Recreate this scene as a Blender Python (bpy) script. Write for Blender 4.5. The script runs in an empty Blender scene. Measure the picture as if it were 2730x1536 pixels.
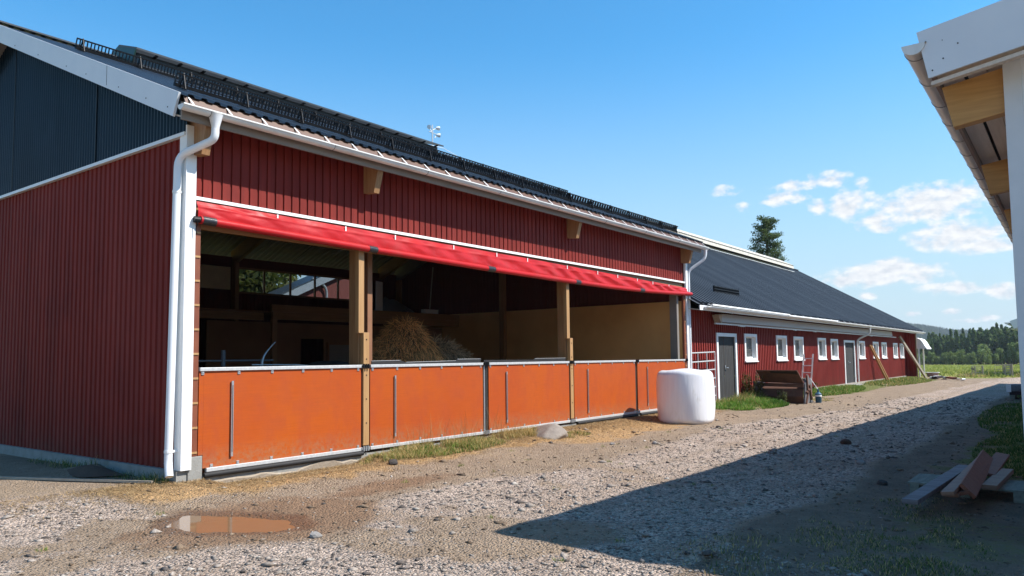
import bpy, math, random
import numpy as np
from mathutils import Vector, Matrix
random.seed(7); rng = np.random.default_rng(7)
S = bpy.context.scene
COL = S.collection
ALB = .64
ORG = {}
R = math.radians
# ------------------------------------------------------------------ materials
def _new(name):
    m = bpy.data.materials.new(name); m.use_nodes = True
    nt = m.node_tree; nt.nodes.clear()
    return m, nt
def N(nt, typ, **kw):
    n = nt.nodes.new(typ)
    for k, v in kw.items(): setattr(n, k, v)
    return n
def setin(n, **kw):
    for k, v in kw.items(): n.inputs[k.replace('_', ' ')].default_value = v
def ramp(nt, fac, p0, p1, c0=(0, 0, 0, 1), c1=(1, 1, 1, 1)):
    r = N(nt, 'ShaderNodeValToRGB'); e = r.color_ramp.elements
    e[0].position, e[1].position = p0, p1; e[0].color, e[1].color = c0, c1
    nt.links.new(fac, r.inputs[0]); return r.outputs[0]
def mixc(nt, fac, a, b, mode='MIX'):
    m = N(nt, 'ShaderNodeMix', data_type='RGBA', blend_type=mode)
    for sock, v in ((m.inputs[0], fac), (m.inputs[6], a), (m.inputs[7], b)):
        if hasattr(v, 'links'): nt.links.new(v, sock)
        else: sock.default_value = v if not isinstance(v, tuple) or len(v) == 4 else (*v, 1)
    return m.outputs[2]
def math_(nt, op, a, b=None, c=None, clamp=False):
    m = N(nt, 'ShaderNodeMath', operation=op); m.use_clamp = clamp
    for i, v in enumerate((a, b, c)):
        if v is None: continue
        if hasattr(v, 'links'): nt.links.new(v, m.inputs[i])
        else: m.inputs[i].default_value = v
    return m.outputs[0]
def noise(nt, vec, scale, detail=6, rough=.55, out=0):
    n = N(nt, 'ShaderNodeTexNoise'); setin(n, Scale=scale, Detail=detail, Roughness=rough)
    nt.links.new(vec, n.inputs['Vector']); return n.outputs[out]
def coords(nt, stretch=(1, 1, 1)):
    t = N(nt, 'ShaderNodeTexCoord'); mp = N(nt, 'ShaderNodeMapping'); mp.inputs['Scale'].default_value = stretch
    nt.links.new(t.outputs['Object'], mp.inputs['Vector']); return mp.outputs[0]
def M(name, c1, c2=None, scale=3, stretch=(1, 1, 1), rough=.6, metal=0, bump=0, bscale=30, cut=(.35, .68), spec=.5,
      stain=None, stain_scale=1.2, stain_cut=(.55, .75), rough2=None, trans=0, keep=False, splash=0, board=0):
    m, nt = _new(name)
    out = N(nt, 'ShaderNodeOutputMaterial'); b = N(nt, 'ShaderNodeBsdfPrincipled')
    nt.links.new(b.outputs[0], out.inputs[0])
    v = coords(nt, stretch)
    setin(b, Roughness=rough, Metallic=metal); b.inputs['Specular IOR Level'].default_value = spec
    c2 = c2 or tuple(x * .8 for x in c1)
    if not keep:
        c1, c2 = tuple(x * ALB for x in c1), tuple(x * ALB for x in c2)
        if stain: stain = tuple(x * ALB for x in stain)
    nz = noise(nt, v, scale)
    col = mixc(nt, ramp(nt, nz, *cut), c1, c2)
    if stain:
        s = noise(nt, coords(nt, (1, 1, .6)), stain_scale, 8, .65)
        col = mixc(nt, ramp(nt, s, *stain_cut), col, stain)
    if board:
        tb_ = N(nt, 'ShaderNodeTexCoord'); sn = N(nt, 'ShaderNodeVectorMath', operation='SNAP'); nt.links.new(tb_.outputs['Object'], sn.inputs[0]); sn.inputs[1].default_value = (board, board, 50)
        wn = N(nt, 'ShaderNodeTexWhiteNoise'); nt.links.new(sn.outputs[0], wn.inputs['Vector'])
        col = mixc(nt, ramp(nt, wn.outputs['Value'], 0, 1, (.0, .0, .0, 1), (.42, .42, .42, 1)), col, tuple(v * .62 for v in c2))
        fade = ramp(nt, noise(nt, coords(nt, (1, 1, .35)), .8, 6, .6), .48, .72)
        col = mixc(nt, math_(nt, 'MULTIPLY', fade, .30), col, tuple(min(1, v * 1.15 + .02) for v in c1))
    if splash:
        sz = N(nt, 'ShaderNodeSeparateXYZ'); tz = N(nt, 'ShaderNodeTexCoord'); nt.links.new(tz.outputs['Object'], sz.inputs[0])
        band = ramp(nt, sz.outputs[2], .12, .12 + splash, (1, 1, 1, 1), (0, 0, 0, 1))
        sp_ = math_(nt, 'MULTIPLY', band, ramp(nt, noise(nt, coords(nt), 2.6, 9, .75), .40, .68))
        col = mixc(nt, math_(nt, 'MULTIPLY', sp_, .55), col, (.13, .06, .04))
    nt.links.new(col, b.inputs['Base Color'])
    if rough2 is not None:
        rr = N(nt, 'ShaderNodeMapRange'); nt.links.new(nz, rr.inputs[0]); rr.inputs[1].default_value = .3; rr.inputs[2].default_value = .7
        rr.inputs[3].default_value = rough; rr.inputs[4].default_value = rough2; nt.links.new(rr.outputs[0], b.inputs['Roughness'])
    if bump:
        bp = N(nt, 'ShaderNodeBump'); setin(bp, Strength=bump, Distance=.02)
        nt.links.new(noise(nt, v, bscale, 5), bp.inputs['Height']); nt.links.new(bp.outputs[0], b.inputs['Normal'])
    if trans:
        tr = N(nt, 'ShaderNodeBsdfTranslucent'); nt.links.new(col, tr.inputs[0])
        ms = N(nt, 'ShaderNodeMixShader'); ms.inputs[0].default_value = trans
        nt.links.new(b.outputs[0], ms.inputs[1]); nt.links.new(tr.outputs[0], ms.inputs[2]); nt.links.new(ms.outputs[0], out.inputs[0])
    return m
def Mattr(name, rough=.7, trans=.25, spec=.3, nscale=0):
    m, nt = _new(name); out = N(nt, 'ShaderNodeOutputMaterial'); b = N(nt, 'ShaderNodeBsdfPrincipled')
    a = N(nt, 'ShaderNodeVertexColor', layer_name='Col'); col = a.outputs[0]
    if nscale:
        col = mixc(nt, ramp(nt, noise(nt, coords(nt), nscale), .35, .65), col, (.5, .5, .5, 1), 'MULTIPLY')
    setin(b, Roughness=rough); b.inputs['Specular IOR Level'].default_value = spec
    nt.links.new(col, b.inputs[0])
    if trans:
        tr = N(nt, 'ShaderNodeBsdfTranslucent'); nt.links.new(col, tr.inputs[0])
        ms = N(nt, 'ShaderNodeMixShader'); ms.inputs[0].default_value = trans
        nt.links.new(b.outputs[0], ms.inputs[1]); nt.links.new(tr.outputs[0], ms.inputs[2]); nt.links.new(ms.outputs[0], out.inputs[0])
    else: nt.links.new(b.outputs[0], out.inputs[0])
    return m
def Mglass(name, tint, mixf, rough=.03):
    m, nt = _new(name); out = N(nt, 'ShaderNodeOutputMaterial')
    g = N(nt, 'ShaderNodeBsdfGlossy'); setin(g, Roughness=rough); g.inputs[0].default_value = (.8, .85, .9, 1)
    t = N(nt, 'ShaderNodeBsdfTransparent'); t.inputs[0].default_value = (*tint, 1)
    dirt = ramp(nt, noise(nt, coords(nt), 6), .3, .75, (mixf, mixf, mixf, 1), (mixf * 1.8, mixf * 1.8, mixf * 1.8, 1))
    ms = N(nt, 'ShaderNodeMixShader'); nt.links.new(dirt, ms.inputs[0])
    nt.links.new(t.outputs[0], ms.inputs[1]); nt.links.new(g.outputs[0], ms.inputs[2]); nt.links.new(ms.outputs[0], out.inputs[0])
    return m
red = M('red_painted_boards', (.31, .033, .022), (.25, .025, .018), 2.2, (6, 6, .5), .7, spec=.2, bump=.12, bscale=60, stain=(.19, .018, .015), stain_scale=.9, splash=.55, board=.15)
redfar = M('red_painted_sheets', (.37, .045, .032), (.30, .034, .026), 1.5, (4, 4, .4), .7, spec=.2, stain=(.27, .03, .024), splash=.5, board=.19)
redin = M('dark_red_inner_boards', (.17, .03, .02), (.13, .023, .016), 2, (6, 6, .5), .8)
poly = M('blue_corrugated_plastic', (.010, .028, .050), (.020, .044, .074), .6, (1, 1, .35), .30, spec=.22, trans=.25, stain=(.035, .070, .11), stain_scale=.5)
dark = M('dark_grey_roof_metal', (.035, .043, .055), (.045, .054, .066), 1.2, (1, 3, 1), .38, spec=.5)
darkfar = M('slate_grey_roof_metal', (.046, .056, .070), (.090, .104, .122), .8, (1.25, .03, .05), .58, spec=.3)  # streaks mix sheet tone with rib sheen painted into the colour
black = M('black_painted_steel', (.010, .010, .012), (.016, .016, .019), 8, rough=.5, spec=.25)
rubber = M('black_rubber', (.012, .011, .012), (.022, .02, .02), 6, rough=.7)
white = M('white_paint', (.78, .78, .77), (.72, .72, .71), 4, rough=.5, stain=(.66, .65, .62), stain_scale=2, stain_cut=(.58, .8), keep=True)
whitemetal = M('white_coated_metal', (.72, .73, .74), (.66, .67, .69), 3, rough=.35, stain=(.6, .6, .6), stain_cut=(.6, .8), keep=True)
vergemat = M('pale_grey_flashing', (.66, .68, .70), (.61, .63, .66), 1.5, keep=True, rough=.42, bump=.03, bscale=6)
cream = M('cream_lichened_sheet', (.85, .79, .68), (.72, .66, .55), 5, rough=.7, stain=(.42, .38, .31), stain_scale=6, stain_cut=(.5, .7), bump=.2)
gutm = M('white_gutter_steel', (.70, .69, .66), (.60, .58, .55), 2, (1, 4, 1), .32, spec=.6, keep=True)
brown = M('brown_eave_flashing', (.17, .075, .04), (.13, .055, .03), 3, rough=.45)
galv = M('galvanised_steel', (.56, .57, .58), (.44, .45, .46), 14, rough=.34, metal=.75, rough2=.5, keep=True)
steelw = M('pale_galvanised_rail', (.56, .56, .55), (.44, .44, .44), 20, rough=.45, metal=.25, bump=.05, keep=True)
woodx = M('pine_wood_x', (.47, .25, .10), (.34, .165, .06), 3, (.6, 9, 9), .55, bump=.06, bscale=8, stain=(.24, .12, .05), stain_scale=5, stain_cut=(.68, .74))
woody = M('pine_wood_y', (.47, .25, .10), (.34, .165, .06), 3, (9, .6, 9), .55, bump=.06, bscale=8, stain=(.24, .12, .05), stain_scale=5, stain_cut=(.68, .74))
woodz = M('pine_wood_z', (.52, .28, .12), (.38, .19, .075), 3, (9, 9, .6), .55, bump=.06, bscale=8, stain=(.25, .12, .05), stain_scale=5, stain_cut=(.70, .75))
palewood = M('weathered_pale_wood', (.62, .52, .40), (.48, .39, .29), 3, (.5, 8, 8), .7, bump=.1, bscale=10)
batten = M('bright_new_batten', (.62, .36, .15), (.52, .28, .11), 3, (9, 9, .5), .55, bump=.05)
soffit = M('primed_soffit_board', (.95, .80, .66), (.84, .70, .56), 4, (.4, 8, 8), .65, bump=.05)
greyboard = M('grey_brown_fascia', (.36, .30, .25), (.30, .245, .20), 4, (.5, 8, 8), .65, bump=.06, stain=(.2, .15, .12), stain_scale=9, stain_cut=(.68, .75))
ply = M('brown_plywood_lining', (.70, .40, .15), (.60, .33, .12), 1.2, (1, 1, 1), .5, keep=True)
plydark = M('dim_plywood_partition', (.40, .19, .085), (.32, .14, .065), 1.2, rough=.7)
orange = M('orange_coated_plywood', (.60, .108, .012), (.47, .075, .012), .9, (1, 1, 1), .42, spec=.25, bump=.02, bscale=50, stain=(.52, .16, .06), stain_scale=1.6, stain_cut=(.6, .85))
def Morange():
    m, nt = _new('orange_coated_plywood'); L = nt.links.new
    out = N(nt, 'ShaderNodeOutputMaterial'); b = N(nt, 'ShaderNodeBsdfPrincipled'); L(b.outputs[0], out.inputs[0]); b.inputs['Specular IOR Level'].default_value = .3
    oi = N(nt, 'ShaderNodeObjectInfo'); tcx = N(nt, 'ShaderNodeTexCoord'); ad = N(nt, 'ShaderNodeVectorMath', operation='ADD')
    sc = N(nt, 'ShaderNodeVectorMath', operation='SCALE'); L(oi.outputs['Location'], sc.inputs[0]); sc.inputs['Scale'].default_value = 1.37
    L(tcx.outputs['Object'], ad.inputs[0]); L(sc.outputs[0], ad.inputs[1]); v = ad.outputs[0]
    def mapped(s):
        q = N(nt, 'ShaderNodeMapping'); q.inputs['Scale'].default_value = s; L(v, q.inputs[0]); return q.outputs[0]
    big = noise(nt, mapped((1, 1, 1)), .75, 4, .6); mid = noise(nt, mapped((1, 1, .55)), 3.2, 8, .68); grain = noise(nt, mapped((1.2, 1, 26)), 2.2, 5, .6)
    col = mixc(nt, ramp(nt, big, .30, .70), (.37, .062, .010), (.41, .080, .007))
    col = mixc(nt, ramp(nt, mid, .46, .86), col, (.30, .048, .013))
    col = mixc(nt, math_(nt, 'MULTIPLY', ramp(nt, grain, .40, .7), .42), col, (.28, .048, .012))
    sz = N(nt, 'ShaderNodeSeparateXYZ'); L(tcx.outputs['Object'], sz.inputs[0])
    low = N(nt, 'ShaderNodeMapRange'); L(sz.outputs[2], low.inputs[0]); low.inputs[1].default_value = .05; low.inputs[2].default_value = .75; low.inputs[3].default_value = 1; low.inputs[4].default_value = .18
    scf = ramp(nt, noise(nt, mapped((9, 1, 2.6)), 3.0, 10, .78), .60, .70); pch = ramp(nt, noise(nt, mapped((1, 1, 1)), 1.7, 3), .50, .62)
    col = mixc(nt, math_(nt, 'MULTIPLY', math_(nt, 'MULTIPLY', scf, pch), math_(nt, 'MULTIPLY', low.outputs[0], .75)), col, (.56, .33, .22))
    splash = math_(nt, 'MULTIPLY', ramp(nt, noise(nt, mapped((3, 1, 3)), 4.5, 9, .8), .42, .62), ramp(nt, sz.outputs[2], .06, .38, (1, 1, 1, 1), (0, 0, 0, 1)))
    col = mixc(nt, math_(nt, 'MULTIPLY', splash, .8), col, (.26, .155, .085))
    L(col, b.inputs[0]); L(ramp(nt, mid, .3, .8, (.36, .36, .36, 1), (.62, .62, .62, 1)), b.inputs['Roughness'])
    bp = N(nt, 'ShaderNodeBump'); setin(bp, Strength=.06, Distance=.02); L(big, bp.inputs['Height']); L(bp.outputs[0], b.inputs['Normal']); return m
orange = Morange()
jamb = M('red_brown_jamb', (.30, .085, .035), (.24, .06, .025), 4, rough=.55)
pvc = M('red_tarpaulin', (.74, .026, .030), (.64, .021, .025), 1.4, rough=.42, spec=.25, bump=.22, bscale=9, trans=.12, stain=(.60, .06, .055), stain_scale=2.2, stain_cut=(.5, .8))
tape = M('black_duct_tape', (.02, .02, .024), (.05, .05, .055), 30, rough=.35, bump=.2)
concrete = M('concrete', (.42, .41, .38), (.33, .32, .29), 5, rough=.85, bump=.3, bscale=40, stain=(.28, .25, .2), stain_scale=2.5)
sandlime = M('crumbly_mortar', (.50, .42, .33), (.42, .33, .24), 6, rough=.9, bump=.5)
graydoor = M('dark_weathered_door_boards', (.036, .035, .035), (.062, .060, .058), 3, (9, 9, .5), .75, bump=.12, stain=(.16, .155, .15), stain_scale=3, stain_cut=(.66, .75))
pane = M('streaked_dark_pane', (.045, .050, .052), (.13, .13, .125), 3, (1, 1, 14), .25, spec=.6)  # opaque dark grey stands in for the unlit room behind
glass = Mglass('dirty_clear_glass', (.80, .82, .82), .05)
bale = M('white_stretch_film', (.80, .80, .82), (.74, .74, .77), 2.0, (6, 6, .30), .26, spec=.6, bump=.28, bscale=4, stain=(.58, .54, .48), stain_scale=3.5, stain_cut=(.60, .8), keep=True)
rust = M('rusty_steel', (.20, .085, .05), (.12, .055, .038), 4, rough=.75, bump=.15, stain=(.17, .09, .055), stain_scale=4, stain_cut=(.55, .72))
lidshade = M('dark_lid_shade', (.018, .013, .012), (.03, .02, .017), 5, rough=.7)  # tone of the shadow painted on the bucket lid
greysteel = M('worn_grey_steel', (.23, .24, .25), (.17, .17, .18), 6, rough=.6, stain=(.16, .1, .07), stain_scale=5, stain_cut=(.6, .72))
bluep = M('blue_enamel', (.016, .10, .18), (.03, .13, .21), 6, rough=.4)
alu = M('bare_aluminium', (.75, .76, .78), (.66, .67, .69), 9, rough=.35, metal=.55, keep=True)
granite = M('pink_grey_granite', (.44, .37, .31), (.31, .26, .22), 7, rough=.85, bump=.4, bscale=25, stain=(.26, .22, .2), stain_scale=3, stain_cut=(.58, .70))
planktop = M('bluish_rough_sawn_plank', (.30, .25, .26), (.17, .13, .13), 2, (7, .6, 7), .7, bump=.1)
plankred = M('reddish_sawn_plank', (.38, .115, .055), (.27, .075, .038), 2, (7, .6, 7), .65, bump=.1)
plankpink = M('pale_pink_sawn_plank', (.44, .22, .135), (.30, .14, .085), 2, (7, .6, 7), .65, bump=.1)
palletw = M('weathered_pallet_wood', (.34, .36, .29), (.22, .23, .19), 3, (.6, 7, 7), .8, bump=.15)
stonebag = M('grey_rubble', (.28, .29, .31), (.16, .16, .18), 9, rough=.9, bump=.6)
pinkish = M('faded_pink_plastic', (.45, .28, .27), (.38, .2, .2), 9, rough=.6)
plum = M('dark_plum_sheet', (.035, .015, .02), (.05, .02, .025), 5, rough=.6)
bark = M('pine_bark', (.20, .11, .065), (.11, .07, .05), 5, (4, 4, .7), .9, bump=.5)
hairy = Mattr('dry_hay_strands', .85, .15, .2)
leaf = Mattr('leaf_green', .65, .48, .3)
grassm = Mattr('grass_blade', .6, .35, .3)
strawm = Mattr('straw_stalk', .75, .15, .3)
gravelm = Mattr('crushed_stone', .9, 0, .3, 60)
greenend = M('green_end_cap', (.012, .065, .05), (.02, .085, .065), 5, rough=.4)
# ------------------------------------------------------------------ mesh builder
class MB:
    def __init__(s): s.v = []; s.f = []
    def box(s, x0, y0, z0, x1, y1, z1):
        i = len(s.v)
        s.v += [(x0, y0, z0), (x1, y0, z0), (x1, y1, z0), (x0, y1, z0), (x0, y0, z1), (x1, y0, z1), (x1, y1, z1), (x0, y1, z1)]
        s.f += [tuple(i + k for k in q) for q in ((0, 3, 2, 1), (4, 5, 6, 7), (0, 1, 5, 4), (1, 2, 6, 5), (2, 3, 7, 6), (3, 0, 4, 7))]
        return s
    def prism(s, pts, vec):
        i = len(s.v); n = len(pts); vec = Vector(vec)
        s.v += [tuple(p) for p in pts] + [tuple(Vector(p) + vec) for p in pts]
        s.f.append(tuple(range(i + n - 1, i - 1, -1))); s.f.append(tuple(range(i + n, i + 2 * n)))
        for k in range(n):
            k2 = (k + 1) % n; s.f.append((i + k, i + k2, i + n + k2, i + n + k))
        return s
    def bar(s, p0, p1, w, h, up=(0, 0, 1)):
        p0, p1 = Vector(p0), Vector(p1); d = (p1 - p0).normalized(); up = Vector(up)
        a = d.cross(up)
        if a.length < 1e-4: a = d.cross(Vector((1, 0, 0)))
        a.normalize(); b = a.cross(d).normalized(); a *= w / 2; b *= h / 2
        return s.prism([p0 - a - b, p0 + a - b, p0 + a + b, p0 - a + b], p1 - p0)
    def tube(s, path, r, n=10, cap=True):
        path = [Vector(p) for p in path]; rs = r if isinstance(r, (list, tuple)) else [r] * len(path)
        i0 = len(s.v); ref = Vector((0, 0, 1))
        d0 = (path[1] - path[0]).normalized()
        if abs(d0.z) > .9: ref = Vector((1, 0, 0))
        a = d0.cross(ref).normalized()
        for k, p in enumerate(path):
            if k == 0: d = d0
            elif k == len(path) - 1: d = (path[k] - path[k - 1]).normalized()
            else: d = ((path[k] - path[k - 1]).normalized() + (path[k + 1] - path[k]).normalized()).normalized()
            a = (a - d * a.dot(d)).normalized(); b = d.cross(a)
            for j in range(n):
                t = 2 * math.pi * j / n; s.v.append(tuple(p + a * (rs[k] * math.cos(t)) + b * (rs[k] * math.sin(t))))
        for k in range(len(path) - 1):
            for j in range(n):
                q = i0 + k * n; s.f.append((q + j, q + (j + 1) % n, q + n + (j + 1) % n, q + n + j))
        if cap:
            s.f.append(tuple(range(i0 + n - 1, i0 - 1, -1))); e = i0 + (len(path) - 1) * n; s.f.append(tuple(range(e, e + n)))
        return s
    def lathe(s, prof, c, n=20):
        i0 = len(s.v)
        for r, z in prof:
            for j in range(n):
                t = 2 * math.pi * j / n; s.v.append((c[0] + r * math.cos(t), c[1] + r * math.sin(t), c[2] + z))
        for k in range(len(prof) - 1):
            for j in range(n):
                q = i0 + k * n; s.f.append((q + j, q + (j + 1) % n, q + n + (j + 1) % n, q + n + j))
        s.f.append(tuple(range(i0 + n - 1, i0 - 1, -1))); e = i0 + (len(prof) - 1) * n; s.f.append(tuple(range(e, e + n)))
        return s
    def grid(s, rows):
        i0 = len(s.v); w = len(rows[0])
        for r in rows: s.v += [tuple(p) for p in r]
        for a in range(len(rows) - 1):
            for b in range(w - 1):
                q = i0 + a * w + b; s.f.append((q, q + 1, q + w + 1, q + w))
        return s
    def quad(s, a, b, c, d):
        i = len(s.v); s.v += [tuple(a), tuple(b), tuple(c), tuple(d)]; s.f.append((i, i + 1, i + 2, i + 3)); return s
    def poly(s, pts):
        i = len(s.v); s.v += [tuple(p) for p in pts]; s.f.append(tuple(range(i, i + len(pts)))); return s
    def warp(s, fn): s.v = [fn(*p) for p in s.v]; return s
    def build(s, name, mat, parent=None, label=None, smooth=False, bevel=0, loc=None, angle=35, sub=0):
        o0 = Vector(ORG.get(parent.name, (0, 0, 0))) if parent else Vector(loc or (0, 0, 0))
        me = bpy.data.meshes.new(name); me.from_pydata([tuple(Vector(p) - o0) for p in s.v], [], s.f); me.update()
        me.materials.append(mat)
        o = bpy.data.objects.new(name, me); COL.objects.link(o)
        if parent: o.parent = parent
        else: o.location = o0
        ORG[o.name] = tuple(o0)
        if label: o['label'] = label
        if bevel:
            b = o.modifiers.new('Bevel', 'BEVEL'); b.width = bevel; b.segments = 2; b.limit_method = 'ANGLE'; b.angle_limit = R(40)
        if sub:
            b = o.modifiers.new('Subsurf', 'SUBSURF'); b.levels = sub; b.render_levels = sub
        if smooth:
            me.polygons.foreach_set('use_smooth', [True] * len(me.polygons))
            me.set_sharp_from_angle(angle=R(angle))
        return o
def thing(name, label, cat, loc, group=None):
    o = bpy.data.objects.new(name, None); COL.objects.link(o); o.location = loc; o.empty_display_size = .2
    ORG[o.name] = tuple(loc); return tag(o, label, cat, group)
def tag(o, label, cat, group=None):
    o['label'] = label; o['category'] = cat
    if group: o['group'] = group
    return o
def struct(o, kind='structure'): o['kind'] = kind; return o
def copy_tree(o, loc=None, parent=None, rz=None, scale=None):
    c = o.copy(); COL.objects.link(c)
    if parent: c.parent = parent
    for ch in list(o.children): copy_tree(ch, parent=c)
    if loc is not None: c.location = loc
    if rz is not None: c.rotation_euler = (0, 0, rz)
    if scale is not None: c.scale = scale
    return c
def arr_mesh(name, V, F, mat, cols=None, parent=None, loc=(0, 0, 0), smooth=False, gain=ALB):
    """V (n,3), F (m,k) arrays, cols per vertex"""
    me = bpy.data.meshes.new(name); V = np.asarray(V, np.float32) - np.asarray(loc, np.float32); F = np.asarray(F, np.int32); k = F.shape[1]
    me.vertices.add(len(V)); me.vertices.foreach_set('co', V.ravel())
    me.loops.add(F.size); me.loops.foreach_set('vertex_index', F.ravel())
    me.polygons.add(len(F)); me.polygons.foreach_set('loop_start', np.arange(0, F.size, k, dtype=np.int32)); me.polygons.foreach_set('loop_total', np.full(len(F), k, np.int32))
    if cols is not None:
        ca = me.color_attributes.new('Col', 'FLOAT_COLOR', 'POINT')
        c4 = np.ones((len(V), 4), np.float32); c4[:, :3] = np.asarray(cols) * gain; ca.data.foreach_set('color', c4.ravel())
    me.update(calc_edges=True); me.validate()
    if smooth: me.polygons.foreach_set('use_smooth', [True] * len(me.polygons))
    me.materials.append(mat)
    o = bpy.data.objects.new(name, me); COL.objects.link(o)
    if parent: o.parent = parent
    else: o.location = loc
    ORG[o.name] = tuple(loc); return o
def ribs(u0, u1, pitch, prof, holes=()):
    """profile points (u, n) from u0 to u1, with extra points at the hole edges"""
    pts = []; k = 0
    while u0 + k * pitch < u1 + pitch:
        for f, n in prof: pts.append((u0 + (k + f) * pitch, n))
        k += 1
    us = [p[0] for p in pts]; ns = [p[1] for p in pts]
    def at(u): return float(np.interp(u, us, ns))
    res = [(u, n) for u, n in pts if u0 <= u < u1 - 1e-6]
    if res[0][0] > u0: res.insert(0, (u0, at(u0)))
    res.append((u1, at(u1)))
    for h in holes:
        for u in h[:2]:
            if u0 < u < u1: res.append((u, at(u)))
    return sorted(set((round(a, 5), b) for a, b in res))
def ribwall(mb, u0, u1, zb, zt, place, pitch, prof, holes=()):
    P = ribs(u0, u1, pitch, prof, holes)
    fb = zb if callable(zb) else (lambda u: zb); ft = zt if callable(zt) else (lambda u: zt)
    for (a, na), (b, nb) in zip(P[:-1], P[1:]):
        mid = (a + b) / 2; segs = [[fb, ft]]
        for h in holes:
            if h[0] < mid < h[1]:
                segs = [[fb, (lambda u, z=h[2]: z)], [(lambda u, z=h[3]: z), ft]]
        for lo, hi in segs:
            mb.quad(place(a, na, lo(a)), place(b, nb, lo(b)), place(b, nb, hi(b)), place(a, na, hi(a)))
    return mb
BOARD = [(0, 0), (.78, 0), (.80, -.022), (.98, -.022)]
TRAP = [(0, 0), (.52, 0), (.64, -.026), (.90, -.026)]
def place_y(y): return lambda u, n, z: (u, y - n * 1.0, z)           # facing -y, ribs recede to +y
def place_x(x): return lambda u, n, z: (x - n * 1.0, u, z)           # facing -x
# ------------------------------------------------------------------ ground
def sst(a, b, x): t = np.clip((x - a) / (b - a), 0, 1); return t * t * (3 - 2 * t)
_perm = rng.random((64, 64))
def vn(x, y):
    xi = np.floor(x).astype(int); yi = np.floor(y).astype(int); fx = x - xi; fy = y - yi
    fx = fx * fx * (3 - 2 * fx); fy = fy * fy * (3 - 2 * fy); g = lambda i, j: _perm[i % 64, j % 64]
    return (g(xi, yi) * (1 - fx) + g(xi + 1, yi) * fx) * (1 - fy) + (g(xi, yi + 1) * (1 - fx) + g(xi + 1, yi + 1) * fx) * fy
def fbm(x, y, s, o=4):
    r = 0; a = .5
    for k in range(o): r = r + a * (vn(x * s + 17.3 * k, y * s - 9.1 * k) - .5) * 2; a *= .5; s *= 2.03
    return r
PUD = [(-1.24, -1.95), (-.85, -1.62), (-.60, -2.05), (-.36, -2.75), (-.52, -3.15), (-.80, -3.1), (-1.22, -2.45)]
def pud_d(x, y):
    # signed-ish distance to the puddle polygon (negative inside)
    d = np.full(np.shape(x), 9.); ins = np.zeros(np.shape(x), bool)
    n = len(PUD)
    for k in range(n):
        (ax, ay), (bx, by) = PUD[k], PUD[(k + 1) % n]
        t = np.clip(((x - ax) * (bx - ax) + (y - ay) * (by - ay)) / ((bx - ax) ** 2 + (by - ay) ** 2), 0, 1)
        d = np.minimum(d, np.hypot(x - ax - t * (bx - ax), y - ay - t * (by - ay)))
        c = ((ay > y) != (by > y)) & (x < (bx - ax) * (y - ay) / (by - ay + 1e-9) + ax); ins ^= c
    return np.where(ins, -d, d)
def height(x, y):
    x = np.asarray(x, float); y = np.asarray(y, float)
    z = -.10 * sst(-.35, -1.5, y) * sst(-3, 0, x)
    z = z + np.where(x < 0, -.10 * sst(.3, -1.4, y) * sst(0, -3, x), 0)
    z = z + .035 * fbm(x, y, .55, 3) * sst(.2, -1.2, y) + .020 * fbm(x, y, 2.1, 3) * sst(.1, -.8, y) + .010 * np.abs(fbm(x, y, 4.6, 3)) * sst(.1, -.6, y) * (x < 30)
    z = z - .10 * sst(-.9, -.35, y) * sst(.2, .55, x) * sst(3.35, 2.9, x) * (y < .2)
    z = z + .05 * np.exp(-((y + 7.15) / .35) ** 2) * (x > .5) * (x < 14)
    pd = pud_d(x, y); z = z + .016 * fbm(x, y, 5.5, 3) * sst(.45, .0, np.abs(pd)); z = np.where(pd < .5, z * sst(0, .5, pd) + (-.10) * (1 - sst(0, .5, pd)) - .035 * (1 - sst(-.10, .12, pd)) + .016 * fbm(x, y, 5.5, 3) * sst(.4, .05, np.abs(pd)), z)
    z = z + .10 * np.exp(-(((x - .0) / .9) ** 2 + ((y - 2.2) / .35) ** 2)) * (x < 0)
    far = np.clip(x - 50, 0, 240); z = z - far * .0095 - np.clip(x - 55, 0, 12) * .004
    z = np.where(x > 290, z + 0 * x, z)
    return z
ROADLO = np.array([(-30, -6.9), (-.1, -6.9), (1.2, -6.95), (3.7, -7.2), (5.6, -7.15), (12.6, -7.2), (28, -7.0), (60, -9), (400, -60)])
ROADUP = np.array([(-30, -3.6), (-1.2, -3.6), (-.2, -3.45), (1., -2.75), (3.1, -2.75), (4.4, -3.15), (8.4, -3.0), (12.3, -2.5), (17.8, -3.5), (33, -4.1), (57, -5.2), (80, -9), (400, -50)])
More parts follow.
